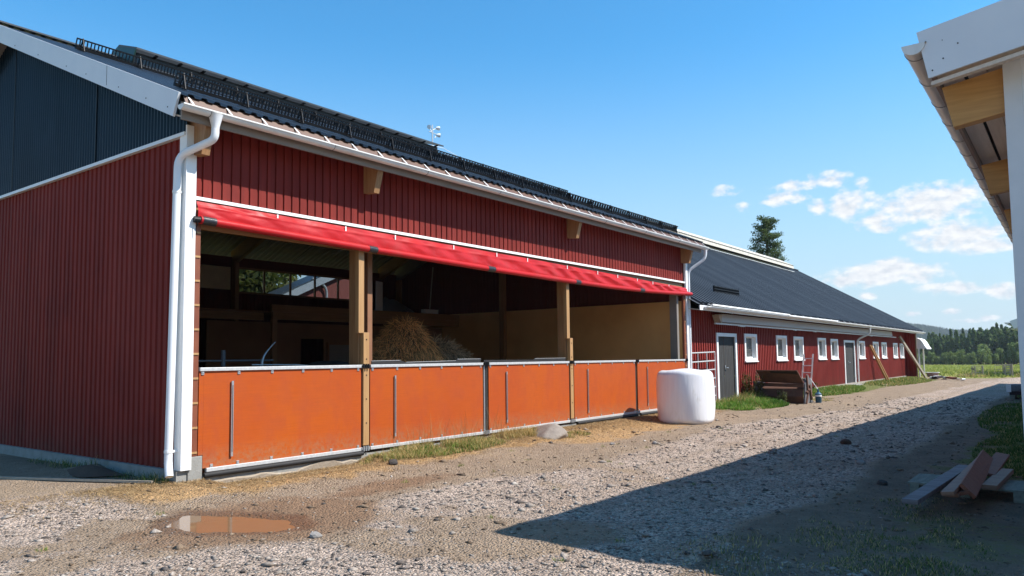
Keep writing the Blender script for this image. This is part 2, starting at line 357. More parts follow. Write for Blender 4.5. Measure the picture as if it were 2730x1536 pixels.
def zones(x, y):
    n1 = fbm(x, y, .9, 4); n2 = fbm(x + 40, y, 2.6, 3); n3 = fbm(x + 11, y + 5, .45, 4)
    up = np.interp(x, ROADUP[:, 0], ROADUP[:, 1]); lo = np.interp(x, ROADLO[:, 0], ROADLO[:, 1])
    yy = y + .35 * n1
    gravel = sst(up + .25, up - .35, yy) * sst(lo - .25, lo + .2, yy)
    front = sst(-5.2, -6.4, y - .25 * x + .6 * n1) * (x < 1)            # stony foreground around the camera
    gravel = np.maximum(gravel, front * .95)
    left = sst(-.95, -1.5, x + .5 * n1 + .10 * (y + 1.5)) * sst(1.1, .2, yy)      # pale gravel on the left
    gravel = np.maximum(gravel, left)
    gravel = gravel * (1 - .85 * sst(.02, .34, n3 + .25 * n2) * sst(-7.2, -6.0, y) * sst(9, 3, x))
    for off in (-4.05, -5.75): gravel = gravel * (1 - .45 * np.exp(-((y - off - .012 * x + .25 * np.sin(x * .15)) / .22) ** 2) * sst(1, 5, x) * sst(60, 45, x))
    mud = np.exp(-(((x + .5) / 1.5) ** 2 + ((y + 2.6) / 1.3) ** 2)) * 1.3
    mud = np.maximum(mud, .9 * np.exp(-(((x - 1.8) / 1.6) ** 2 + ((y + 2.1) / .55) ** 2)))
    gravel = gravel * (1 - np.clip(mud * 1.25 - .15 + .4 * n2, 0, 1) * (y > -3.8))
    straw = sst(-1.5, -.75, yy + .25 * n2) * sst(-1.5, -.6, x) * (y < .3) * sst(18, 15, x)
    straw = np.maximum(straw, .8 * sst(-2.4, -1.5, yy + .3 * n2) * sst(6, 8, x) * sst(15.5, 13, x))
    straw = np.maximum(straw, 1. * (y > .15) * (y < 12.2) * (x > .1) * (x < 16.1))  # unseen straw floor, added to bounce light into the barn
    gr = np.zeros_like(x)
    for cx, cy, rx, ry, a in ((4.9, -.45, 1.9, .38, 1.), (20.5, -.35, 4.0, 1.1, 1.25), (33, -.5, 8.5, 1.1, 1.2), (48, -.6, 7, 1.5, 1.2)):
        gr = np.maximum(gr, a * np.clip(1.35 - ((x - cx) / rx) ** 2 - ((y - cy) / ry) ** 2 + .5 * n2, 0, 1))
    gr = np.maximum(gr, sst(-7.6, -8.5, yy + .5 * n2) * sst(4.5, 8, x) * (x < 60) * .95)
    gr = np.maximum(gr, .55 * sst(-7.3, -8.2, yy + .9 * n2) * sst(.5, 2, x) * sst(.1, .35, n1 + .2))
    field = sst(56, 60, x + .6 * (y + 3)) * sst(up + .6, up + 1.2, y + .6 * n2)
    field = np.maximum(field, sst(lo - .4, lo - 1.2, y) * sst(55, 60, x)); field = np.maximum(field, sst(90, 110, x))
    field = np.maximum(field, sst(13.5, 15, y)); field = np.maximum(field, sst(-25, -40, y))
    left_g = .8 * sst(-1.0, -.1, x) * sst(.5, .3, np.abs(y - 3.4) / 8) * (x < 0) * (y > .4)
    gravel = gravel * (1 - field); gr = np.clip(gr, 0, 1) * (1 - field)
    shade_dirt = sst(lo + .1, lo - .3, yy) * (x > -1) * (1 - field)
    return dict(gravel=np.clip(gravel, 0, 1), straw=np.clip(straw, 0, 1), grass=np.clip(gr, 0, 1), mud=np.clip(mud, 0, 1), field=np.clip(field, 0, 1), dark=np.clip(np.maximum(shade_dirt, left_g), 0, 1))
def axis(segs):
    a = [segs[0][0]]
    for s0, s1, st in segs: a += list(np.arange(s0 + st, s1 + st * .5, st))
    return np.unique(np.round(np.array(a), 4))
gx = axis([(-600, -200, 100), (-200, -40, 20), (-40, -8, 1.5), (-8, -4, .3), (-4, 9, .08), (9, 24, .16), (24, 64, .5), (64, 330, 5), (330, 2690, 118)])
gy = axis([(-950, -200, 150), (-200, -40, 20), (-40, -13, 1.5), (-13, -9.2, .25), (-9.2, .4, .08), (.4, 5, .2), (5, 60, 2.5), (60, 200, 10), (200, 1000, 160)])
X, Y = np.meshgrid(gx, gy); Z = height(X, Y); zn = zones(X, Y)
nx, ny = len(gx), len(gy)
idx = np.arange(nx * ny).reshape(ny, nx)
GF = np.stack([idx[:-1, :-1], idx[:-1, 1:], idx[1:, 1:], idx[1:, :-1]], -1).reshape(-1, 4)
def Mground():
    m, nt = _new('ground_surface'); L = nt.links.new
    out = N(nt, 'ShaderNodeOutputMaterial'); b = N(nt, 'ShaderNodeBsdfPrincipled'); L(b.outputs[0], out.inputs[0])
    b.inputs['Specular IOR Level'].default_value = .25
    v = coords(nt)
    A = N(nt, 'ShaderNodeVertexColor', layer_name='ZoneA'); B = N(nt, 'ShaderNodeVertexColor', layer_name='ZoneB')
    sa = N(nt, 'ShaderNodeSeparateColor'); sb = N(nt, 'ShaderNodeSeparateColor'); L(A.outputs[0], sa.inputs[0]); L(B.outputs[0], sb.inputs[0])
    nb = noise(nt, v, 3.0, 9, .7); nf = noise(nt, v, 22, 6, .7); nl = noise(nt, v, .55, 5, .6); nvf = noise(nt, v, 90, 4, .7)
    edge = math_(nt, 'ADD', math_(nt, 'MULTIPLY', math_(nt, 'SUBTRACT', nb, .5), .9), math_(nt, 'MULTIPLY', math_(nt, 'SUBTRACT', nf, .5), .7))
    def wgt(sock, lo=.26, hi=.76): return ramp(nt, math_(nt, 'ADD', sock, edge), lo, hi)
    vo = N(nt, 'ShaderNodeTexVoronoi'); setin(vo, Scale=38.); L(v, vo.inputs['Vector'])
    vo2 = N(nt, 'ShaderNodeTexVoronoi'); setin(vo2, Scale=24.); L(v, vo2.inputs['Vector'])
    sv = N(nt, 'ShaderNodeSeparateColor'); L(vo.outputs['Color'], sv.inputs[0])
    sv2 = N(nt, 'ShaderNodeSeparateColor'); L(vo2.outputs['Color'], sv2.inputs[0])
    dirt = mixc(nt, ramp(nt, nb, .3, .7), (.285, .222, .162), (.175, .132, .094))
    dirt = mixc(nt, ramp(nt, nf, .45, .75), dirt, (.33, .265, .20))
    dirt = mixc(nt, math_(nt, 'MULTIPLY', ramp(nt, nl, .50, .62), .5), dirt, (.30, .23, .16))
    dirt = mixc(nt, math_(nt, 'MULTIPLY', ramp(nt, sv2.outputs[0], .86, .90), ramp(nt, vo2.outputs['Distance'], .25, .40, (1, 1, 1, 1), (0, 0, 0, 1))), dirt, (.36, .31, .27))
    grv = mixc(nt, ramp(nt, sv.outputs[0], .1, .9), (.32, .26, .215), (.57, .475, .405))
    grv = mixc(nt, ramp(nt, sv.outputs[1], .74, .80), grv, (.13, .11, .10))
    grv = mixc(nt, ramp(nt, nb, .45, .75), grv, (.285, .235, .195))
    grv = mixc(nt, ramp(nt, nl, .46, .64), grv, mixc(nt, .5, grv, (.26, .19, .135)))
    grv = mixc(nt, ramp(nt, nf, .56, .74), grv, (.17, .14, .12))
    straw = mixc(nt, ramp(nt, nf, .35, .65), (.46, .30, .145), (.25, .155, .075))
    straw = mixc(nt, ramp(nt, nvf, .5, .7), straw, (.56, .40, .22))
    grass = mixc(nt, ramp(nt, nf, .35, .65), (.085, .125, .028), (.15, .14, .05))
    nfl = noise(nt, v, .16, 6, .65)
    field = mixc(nt, ramp(nt, nfl, .35, .65), (.175, .205, .042), (.235, .225, .058))
    mud = mixc(nt, ramp(nt, nb, .35, .65), (.235, .155, .098), (.175, .115, .072))
    col = dirt
    col = mixc(nt, wgt(sb.outputs[0], .45, .7), col, mud)
    col = mixc(nt, wgt(sa.outputs[0]), col, grv)
    col = mixc(nt, wgt(sa.outputs[1], .45, .8), col, straw)
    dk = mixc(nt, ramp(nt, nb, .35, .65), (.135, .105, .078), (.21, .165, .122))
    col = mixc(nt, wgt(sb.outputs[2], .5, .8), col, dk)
    col = mixc(nt, wgt(sa.outputs[2], .45, .75), col, grass)
    col = mixc(nt, sb.outputs[1], col, field)
    col = mixc(nt, 1.0, col, (1.46, 1.37, 1.29, 1), 'MULTIPLY')
    Cw = N(nt, 'ShaderNodeVertexColor', layer_name='ZoneC'); sw = N(nt, 'ShaderNodeSeparateColor'); L(Cw.outputs[0], sw.inputs[0]); wet = wgt(sw.outputs[0], .35, .75)
    col = mixc(nt, wet, col, mixc(nt, 1.0, col, (.66, .60, .55, 1), 'MULTIPLY'))
    L(col, b.inputs['Base Color'])
    rr = math_(nt, 'SUBTRACT', .92, math_(nt, 'ADD', math_(nt, 'MULTIPLY', sb.outputs[0], .25), math_(nt, 'MULTIPLY', wet, .38))); L(rr, b.inputs['Roughness'])
    hgt = math_(nt, 'ADD', math_(nt, 'MULTIPLY', vo.outputs['Distance'], -1.0), math_(nt, 'MULTIPLY', nf, 1.1))
    hgt = math_(nt, 'ADD', hgt, math_(nt, 'MULTIPLY', nb, 1.8)); hgt = math_(nt, 'ADD', hgt, math_(nt, 'MULTIPLY', nvf, .35))
    bp = N(nt, 'ShaderNodeBump'); setin(bp, Strength=1.0, Distance=.05); L(hgt, bp.inputs['Height']); L(bp.outputs[0], b.inputs['Normal'])
    return m
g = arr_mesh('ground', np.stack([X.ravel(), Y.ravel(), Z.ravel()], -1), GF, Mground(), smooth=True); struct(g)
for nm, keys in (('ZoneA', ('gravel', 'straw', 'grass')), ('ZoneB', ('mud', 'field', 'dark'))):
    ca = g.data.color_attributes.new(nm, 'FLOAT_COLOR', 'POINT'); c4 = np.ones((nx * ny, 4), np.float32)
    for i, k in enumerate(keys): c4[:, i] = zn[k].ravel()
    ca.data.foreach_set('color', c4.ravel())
ca = g.data.color_attributes.new('ZoneC', 'FLOAT_COLOR', 'POINT'); c4 = np.ones((nx * ny, 4), np.float32); _pd = pud_d(X, Y) + .10 * fbm(X, Y, 3.1, 3)
c4[:, 0] = (1 - sst(.05, .42, _pd)).ravel(); ca.data.foreach_set('color', c4.ravel())
def gz(x, y): return float(height(np.array([x]), np.array([y]))[0])
# puddle
pm, pnt = _new('muddy_water'); _o = N(pnt, 'ShaderNodeOutputMaterial'); _b = N(pnt, 'ShaderNodeBsdfPrincipled'); pnt.links.new(_b.outputs[0], _o.inputs[0])
_b.inputs['Base Color'].default_value = (.17, .098, .050, 1); setin(_b, Roughness=.045); _b.inputs['Specular IOR Level'].default_value = .5; _b.inputs['IOR'].default_value = 1.17
_bp = N(pnt, 'ShaderNodeBump'); setin(_bp, Strength=.015, Distance=.02); pnt.links.new(noise(pnt, coords(pnt), 6, 2), _bp.inputs['Height']); pnt.links.new(_bp.outputs[0], _b.inputs['Normal'])
pud = MB()
pc = (-.8, -2.4)
pud.poly([(pc[0] + (x - pc[0]) * 1.2, pc[1] + (y - pc[1]) * 1.2, -.118) for x, y in PUD])
struct(pud.build('puddle', pm, loc=(-.8, -2.4, -.113)))
# ------------------------------------------------------------------ the near barn
SL = .425
def rz(y): return 5.13 + SL * (y + .40) if y <= 6.2 else 5.13 + SL * (12.8 - y)
barn = thing('cow_barn', 'large red open-fronted cattle barn with orange lower panels and black snow guards on its roof', 'barn', (0, 0, 0))
w = MB(); ribwall(w, 0, 12.4, .15, 4.72, place_x(0), .15, TRAP); gw = w.build('gable_wall', red, barn, 'dark red ribbed gable wall in the shade')
w = MB(); ribwall(w, 0, 12.4, 4.78, lambda u: rz(u) - .10, place_x(-.012), .088, [(0, 0), (.3, -.006), (.5, -.018), (.8, -.006)]); gp = w.build('translucent_gable_panel', poly, barn, 'dark blue corrugated plastic upper gable')
for y in (2.7, 6.0, 9.3): MB().box(-.022, y - .012, 4.80, -.014, y + .012, rz(y) - .15).build('joint_strip', black, gp)
MB().box(-.065, -.03, 4.715, .0, 12.43, 4.765).build('gable_flashing', whitemetal, barn)
MB().box(-.06, .18, -.25, .3, 12.4, .149).build('gable_foundation', concrete, barn, 'pale concrete plinth below the gable')
MB().box(-.075, -.012, -.3, .075, .18, .149).build('corner_foundation', concrete, barn)
w = MB(); ribwall(w, .10, 16.12, 3.89, 4.98, place_y(0), .15, BOARD); w.build('front_wall', red, barn, 'red vertical boarding under the eave')
MB().box(.10, .03, 3.455, 16.15, .10, 5.0).build('front_lintel', woodx, barn)
MB().box(.09, -.045, 3.845, 16.22, .0, 3.892).build('front_trim', white, barn)
c = MB(); c.box(-.045, -.065, .155, .108, -.035, 4.86); c.box(-.045, -.0345, .155, -.015, .11, 4.72)
c.build('corner_trim', white, barn, 'white corner boards at the near corner', bevel=.003)
MB().box(16.2, -.065, .1, 16.34, .0, 4.70).build('corner_trim', white, barn, 'white corner board at the far corner', bevel=.003)
MB().box(.109, -.03, .325, .205, .03, 3.60).build('jamb_strip', jamb, barn, 'red brown jamb strip with pale spacers')
MB().box(16.06, -.03, .1, 16.199, .03, 3.60).build('jamb_strip', jamb, barn)
for x0, x1, zz in ((.109, .200, .36), (16.10, 16.199, .30)):
    for k in range(10):
        MB().box(x0, -.042, zz + k * .335, x1, -.0305, zz + k * .335 + .028).build('spacer', batten, barn)
MB().box(.076, -.035, -.25, .285, .12, .322).build('concrete_block', concrete, barn, bevel=.008)
# concrete sill with crumbling mortar below the panels
MB().box(.286, -.03, -.3, 16.2, .14, .045).build('concrete_sill', concrete, barn)
rows = []
for i in range(180):
    x = .12 + i * .09; k = fbm(np.array([x]), np.array([3.]), 2.3, 4)[0]
    top = max(-.2, -.03 + .10 * k) if x < 3.4 or x > 9.6 else -.02
    rows.append([(x, -.031, -.2), (x, -.05 - .02 * abs(k), top - .02), (x, -.031, top)])
MB().grid(rows).build('crumbling_mortar', sandlime, barn)
# roof: ribbed skin, deck, verge boards, ridge
def roof_skin(mb, x0, x1, y0, y1, zf, pitch, prof, off=0.):
    P = ribs(x0, x1, pitch, prof)
    for (a, na), (b, nb) in zip(P[:-1], P[1:]):
        mb.quad((a, y0, zf(y0) + na + off), (b, y0, zf(y0) + nb + off), (b, y1, zf(y1) + nb + off), (a, y1, zf(y1) + na + off))
    return mb
RPROF = [(0, 0), (.18, 0), (.30, .035), (.62, .035), (.74, 0)]
w = MB(); 
for xa, xb_, ya, yb in ((-.33, 2.05, 6.2, 6.2), (2.05, 11.2, 5.64, 6.76), (11.2, 16.62, 6.2, 6.2)):  # slot left open under the vent, added to light the interior
    roof_skin(w, xa, xb_, -.50, ya, rz, .19, RPROF, .005); roof_skin(w, xa, xb_, yb, 12.9, rz, .19, RPROF, .005)
roof = w.build('roof', dark, barn, 'dark ribbed metal roof')
d = MB(); ribp = [(0, 0), (.4, 0), (.5, .04), (.9, .04)]
for xa, xb_, y0, y1 in ((-.30, 2.05, -.38, 6.2), (-.30, 2.05, 6.2, 12.8), (2.05, 11.2, -.38, 5.64), (2.05, 11.2, 6.76, 12.8), (11.2, 16.55, -.38, 6.2), (11.2, 16.55, 6.2, 12.8)):
    P = ribs(xa, xb_, .22, ribp)
    for (a, na), (b, nb) in zip(P[:-1], P[1:]):
        d.quad((a, y0, rz(y0) - .10 + na), (b, y0, rz(y0) - .10 + nb), (b, y1, rz(y1) - .10 + nb), (a, y1, rz(y1) - .10 + na))
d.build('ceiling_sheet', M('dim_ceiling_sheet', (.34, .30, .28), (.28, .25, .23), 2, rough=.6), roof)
for x in (-.36, 16.60):
    v = MB()
    pts = [(x, -.40, 5.155), (x, 6.2, rz(6.2) + .035), (x, 6.2, rz(6.2) - .29), (x, -.262, 4.855)]
    v.prism(pts, (.032, 0, 0)); pts = [(x, 6.2, rz(6.2) + .035), (x, 12.8, 5.155), (x, 12.66, 4.855), (x, 6.2, rz(6.2) - .29)]
    v.prism(pts, (.032, 0, 0))
    vb = v.build('verge_board', vergemat, roof, 'broad pale grey verge board' if x < 0 else None)
    if x < 0:
        for y in (-.13, .45, 1.25, 2.3, 3.0, 4.1, 5.1):
            MB().tube([(x - .004, y, rz(y) - .235), (x + .002, y, rz(y) - .235)], .010, 8).build('screw_head', black, roof)
        MB().box(x - .0035, 1.62, rz(1.62) - .28, x - .0005, 1.624, rz(1.62) + .02).build('joint_line', black, roof)
MB().prism([(-.30, -.36, 4.84), (-.30, .05, 4.98), (-.30, .05, 5.0), (-.30, -.36, 4.86)], (16.85, 0, 0)).build('soffit', soffit, barn)
MB().box(-.325, -.425, 4.795, 16.59, -.395, 5.03).build('fascia', greyboard, barn, 'grey brown wooden fascia board below the gutter')
MB().prism([(-.325, -.455, 5.095), (-.325, -.46, 5.10), (-.325, -.535, 4.955), (-.325, -.53, 4.95)], (16.93, 0, 0)).build('eave_flashing', brown, barn, 'brown metal drip strip above the gutter')
def gutter_mesh(x0, x1, yc, zc, r, n=14, t=.004, zfun=None, side=-1):
    mb = MB(); prof = []
    for k in range(n + 1):
        a = math.pi * k / n; prof.append((-side * r * math.cos(a) * -1, -r * math.sin(a)))
    outer = [(yc + side * r * math.cos(math.pi * k / n), zc - r * math.sin(math.pi * k / n)) for k in range(n + 1)]
    lip = [(yc + side * (r + .012), zc + .006), (yc + side * (r + .012), zc - .012)]
    inner = [(yc + side * (r - t) * math.cos(math.pi * k / n), zc - (r - t) * math.sin(math.pi * k / n)) for k in range(n, -1, -1)]
    ring = lip[::-1][:1] + outer + inner + lip[:1]
    xs = np.linspace(x0, x1, 41)
    rowsg = [[(x, y, z + (zfun(x) if zfun else 0)) for y, z in ring + ring[:1]] for x in xs]
    mb.grid(rowsg)
    for x in (x0, x1):
        mb.poly([(x, y, z + (zfun(x) if zfun else 0)) for y, z in outer])
    return mb
gut = gutter_mesh(-.40, 16.80, -.525, 4.955, .072).build('gutter', gutm, barn, 'white half-round gutter', smooth=True, angle=50)
for k in range(31):
    x = -.26 + k * .56
    h = MB(); h.bar((x, -.602, 4.966), (x, -.458, 5.10), .026, .004, up=(0, -1, 1)); h.build('gutter_hanger', white, gut)
for k in range(8):
    x = .0 + k * 2.1
    rg = MB(); path = [(x, -.525 - .0745 * math.cos(math.pi * q / 12), 4.955 - .0745 * math.sin(math.pi * q / 12)) for q in range(13)]
    rg.tube(path, .0045, 5); rg.build('gutter_joint', greysteel, gut)
def pipe_round(path, r, steps=5):
    """round off the inner corners of a polyline"""
    P = [Vector(p) for p in path]; o = [P[0]]
    for k in range(1, len(P) - 1):
        a = (P[k - 1] - P[k]); b = (P[k + 1] - P[k]); q = min(r, a.length * .45, b.length * .45)
        p0 = P[k] + a.normalized() * q; p1 = P[k] + b.normalized() * q
        for s in range(steps + 1):
            t = s / steps; o.append(p0 * (1 - t) ** 2 + P[k] * 2 * t * (1 - t) + p1 * t * t)
    o.append(P[-1]); return o
dp = MB()
dp.tube(pipe_round([(.10, -.525, 4.80), (.10, -.52, 4.60), (-.115, .02, 4.42), (-.118, .03, 3.9), (-.165, .03, .26), (-.19, -.05, .10)], .16), .052, 16)
dpo = dp.build('downpipe', whitemetal, barn, 'white downpipe at the near corner', smooth=True)
MB().lathe([(.052, -.16), (.056, -.13), (.085, -.02), (.10, 0.02)], (.10, -.525, 4.91), 16).build('outlet_funnel', whitemetal, dpo, smooth=True)
for z in (3.92, .42):
    q = MB(); xx = -.118 - .047 * (3.9 - z) / 3.64; q.tube([(xx, .03, z - .018), (xx, .03, z + .018)], .058, 16); q.box(xx + .05, .015, z - .015, -.03, .045, z + .015)
    q.build('pipe_bracket', white, dpo)
q = MB(); q.tube([(xx + .0, .03, .262), (xx + .0, .03, .272)], .0545, 16); q.build('pipe_collar', whitemetal, dpo)
dp2 = MB(); dp2.tube(pipe_round([(16.70, -.525, 4.90), (16.70, -.50, 4.62), (16.42, -.05, 4.25), (16.42, -.05, .3)], .15), .045, 12)
dp2.build('downpipe', whitemetal, barn, 'white downpipe at the far corner', smooth=True)
MB().bar((-.33, 6.2, rz(6.2) + .05), (2.0, 6.2, rz(6.2) + .05), .26, .03).build('ridge_cap', dark, roof)
for x in (.06, 3.21, 9.62, 16.02):
    b = MB(); b.prism([(x, .03, 4.46), (x, .03, 5.0), (x, -.385, 4.90), (x, -.255, 4.435)], (.125, 0, 0)); b.build('rafter_end', woodz, barn, bevel=.004)
# snow guards on the roof
def snow_guard(x0, x1, y, parent):
    base = MB(); nrm = Vector((0, -SL, 1)).normalized(); al = Vector((0, 1, SL)).normalized()
    def pt(x, a, h): return Vector((x, y, rz(y) + .04)) + al * a + nrm * h
    for h, w_, t_ in ((.04, .06, .05), (.085, .012, .012), (.20, .04, .028)): base.bar(pt(x0, 0, h), pt(x1, 0, h), w_, t_, up=nrm)
    n = int((x1 - x0) / .062)
    for k in range(n + 1):
        x = x0 + (x1 - x0) * k / n; base.bar(pt(x, 0, .05), pt(x, .015 * (k % 2), .20), .012, .030, up=(0, 1, 0))
    g0 = base.build('snow_guard', black, parent, 'long black steel snow guard of upright pickets')
    k = x0 + .10
    while k < x1 - .02:
        br = MB(); br.bar(pt(k, -.14, .012), pt(k, .12, .012), .05, .008, up=nrm); br.bar(pt(k, -.13, .015), pt(k, .015, .22), .035, .014, up=(1, 0, 0))
        br.bar(pt(k, .06, .01), pt(k, .0, .21), .035, .014, up=(1, 0, 0))
        for s in range(4): br.tube([pt(k - .02, -.12 + s * .03, .02), pt(k + .02, -.12 + s * .03, .02)], .007, 6)
        br.build('guard_bracket', black, g0); k += 1.02
    return g0
snow_guard(.02, 16.60, .42, roof)
snow_guard(.28, 16.2, 4.25, roof)
# raised ridge vent
rv = MB(); zt = 8.02; rv.box(2.05, 5.62, rz(5.62) - .05, 11.2, 5.66, zt); rv.box(2.05, 6.74, rz(6.74) - .05, 11.2, 6.78, zt)
rvo = rv.build('ridge_vent', dark, roof, 'dark raised ridge vent')
MB().prism([(1.96, 5.45, zt), (1.96, 6.2, zt + .24), (1.96, 6.95, zt), (1.96, 6.95, zt + .04), (1.96, 6.2, zt + .29), (1.96, 5.45, zt + .04)], (9.33, 0, 0)).build('vent_cap', M('daylight_fill_sheet', (.30, .32, .34), (.25, .27, .29), 3, rough=.25, trans=.72), rvo)  # translucent cap added to pass daylight into the barn
MB().prism([(1.93, 5.60, zt - .30), (1.93, 5.45, zt), (1.93, 6.2, zt + .24), (1.93, 6.95, zt), (1.93, 6.8, zt - .30)], (.026, 0, 0)).build('end_cap', greenend, rvo)
for k in range(17):
    x = 2.4 + k * .54; MB().bar((x, 5.61, zt - .02), (x, 5.47, zt - .005), .05, .03).build('vent_strut', black, rvo)
MB().bar((11.25, 6.2, rz(6.2) + .05), (16.6, 6.2, rz(6.2) + .05), .26, .03).build('ridge_cap', dark, roof)
# frame: posts, rafters, back wall, far inner wall
for x in (3.15, 9.58, 15.75):
    pz = MB().box(x, .055, -.1, x + .13, .29, 4.9).build('front_post', woodz if x < 15 else M('grey_painted_post', (.33, .29, .25), (.28, .25, .21), 3, rough=.6), barn, bevel=.004)
for x in (3.075, 9.50):
    MB().box(x + .005, -.032, 2.06, x + .125, .054, 3.60).build('post_batten', batten, barn, bevel=.003)
    lb = MB(); lb.box(x + .105, -.045, .18, x + .23, .04, 2.07); lbo = lb.build('lower_batten', batten, barn, bevel=.003)
    for z in (.55, .95, 1.35, 1.62, 1.95):
        MB().tube([(x + .168, -.052, z), (x + .168, -.044, z)], .012, 8).build('bolt', black, lbo)
    MB().box(x + .56, .36, -.1, x + .67, .50, 4.9).build('inner_post', plydark, barn)
for x in (.12, 3.2, 8.56, 15.0, 15.93):
    for ya, yb in ((.06, 6.2), (12.3, 6.2)):
        b = MB(); b.prism([(x, ya, rz(ya) - .62), (x, ya, rz(ya) - .16), (x, yb, rz(yb) - .16), (x, yb, rz(yb) - .62)], (.14, 0, 0))
        b.build('rafter', woody if x < 15.5 else M('grey_painted_rafter', (.30, .27, .23), (.25, .22, .19), 3, rough=.6), barn)
    if x != 15.0: MB().box(x, 12.05, -.1, x + .14, 12.28, 4.8).build('back_post', woodz, barn)
w = MB(); ribwall(w, .02, 16.1, -.1, 3.86, place_y(12.30), .15, BOARD); ribwall(w, .02, 8.70, 3.86, 4.72, place_y(12.30), .15, BOARD); ribwall(w, 14.02, 16.1, 3.86, 4.72, place_y(12.30), .15, BOARD)
w.box(.02, 12.25, 4.70, 16.1, 12.29, 5.0)
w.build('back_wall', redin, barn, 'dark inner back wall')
MB().box(6.9, 12.22, 3.93, 8.5, 12.245, 4.66).build('pale_wall_panel', M('cream_board', (.80, .66, .40), (.70, .57, .34), 3, rough=.7, keep=True), barn)
wf = MB()
for z in (3.86, 4.66): wf.box(8.68, 12.2, z - .03, 14.04, 12.26, z + .03)
for k in range(6): wf.box(8.68 + k * 1.056, 12.2, 3.88, 8.74 + k * 1.056, 12.26, 4.65)
wfo = wf.build('window_band', plydark, barn)
for k in range(5): MB().box(8.74 + k * 1.056, 12.222, 3.89, 9.736 + k * 1.056, 12.23, 4.63).build('pane', glass, wfo)
w = MB(); w.box(16.10, .06, -.1, 16.13, 12.3, 3.30); w.build('plywood_lining', ply, barn, 'brown plywood lining of the far inner wall')
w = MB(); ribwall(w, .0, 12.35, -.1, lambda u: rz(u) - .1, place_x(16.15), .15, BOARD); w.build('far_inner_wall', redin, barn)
w = MB(); ribwall(w, 0, 12.4, .1, lambda u: rz(u) - .1, lambda u, n, z: (16.20 + n, u, z), .15, TRAP); w.build('far_gable_wall', red, barn)
for y in (6.9,): MB().box(15.92, y - .1, -.1, 16.09, y + .1, 6.6).build('inner_post', woodz, barn)
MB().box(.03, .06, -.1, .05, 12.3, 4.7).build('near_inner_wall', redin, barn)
# mezzanine
mz = MB().box(7.80, 9.0, 3.04, 16.05, 9.12, 3.25).build('mezzanine_beam', woodx, barn)
MB().box(7.85, 9.02, 2.82, 16.04, 9.12, 3.037).build('lower_beam', woodx, mz)
MB().box(.12, 9.4, 2.80, 7.8, 9.52, 3.02).build('mezzanine_beam', woodx, barn)
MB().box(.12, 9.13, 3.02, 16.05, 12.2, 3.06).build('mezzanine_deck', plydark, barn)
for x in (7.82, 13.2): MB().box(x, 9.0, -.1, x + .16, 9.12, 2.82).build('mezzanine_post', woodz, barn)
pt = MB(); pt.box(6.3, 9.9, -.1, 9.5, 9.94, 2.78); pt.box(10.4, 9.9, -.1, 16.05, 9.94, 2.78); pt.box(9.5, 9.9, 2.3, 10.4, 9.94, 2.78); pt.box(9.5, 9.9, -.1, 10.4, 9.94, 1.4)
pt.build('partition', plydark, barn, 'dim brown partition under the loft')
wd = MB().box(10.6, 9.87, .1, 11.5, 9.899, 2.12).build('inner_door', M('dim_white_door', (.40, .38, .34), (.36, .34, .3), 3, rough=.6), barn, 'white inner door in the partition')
df = MB(); df.box(10.52, 9.86, .1, 10.60, 9.90, 2.2); df.box(11.5, 9.86, .1, 11.68, 9.90, 2.2); df.box(10.6, 9.86, 2.12, 11.5, 9.90, 2.2); df.build('door_frame', plydark, wd)
MB().box(13.9, 9.86, .1, 15.5, 9.899, 2.0).build('opening_shade_slab', black, barn)  # flat black slab stands in for an unlit opening
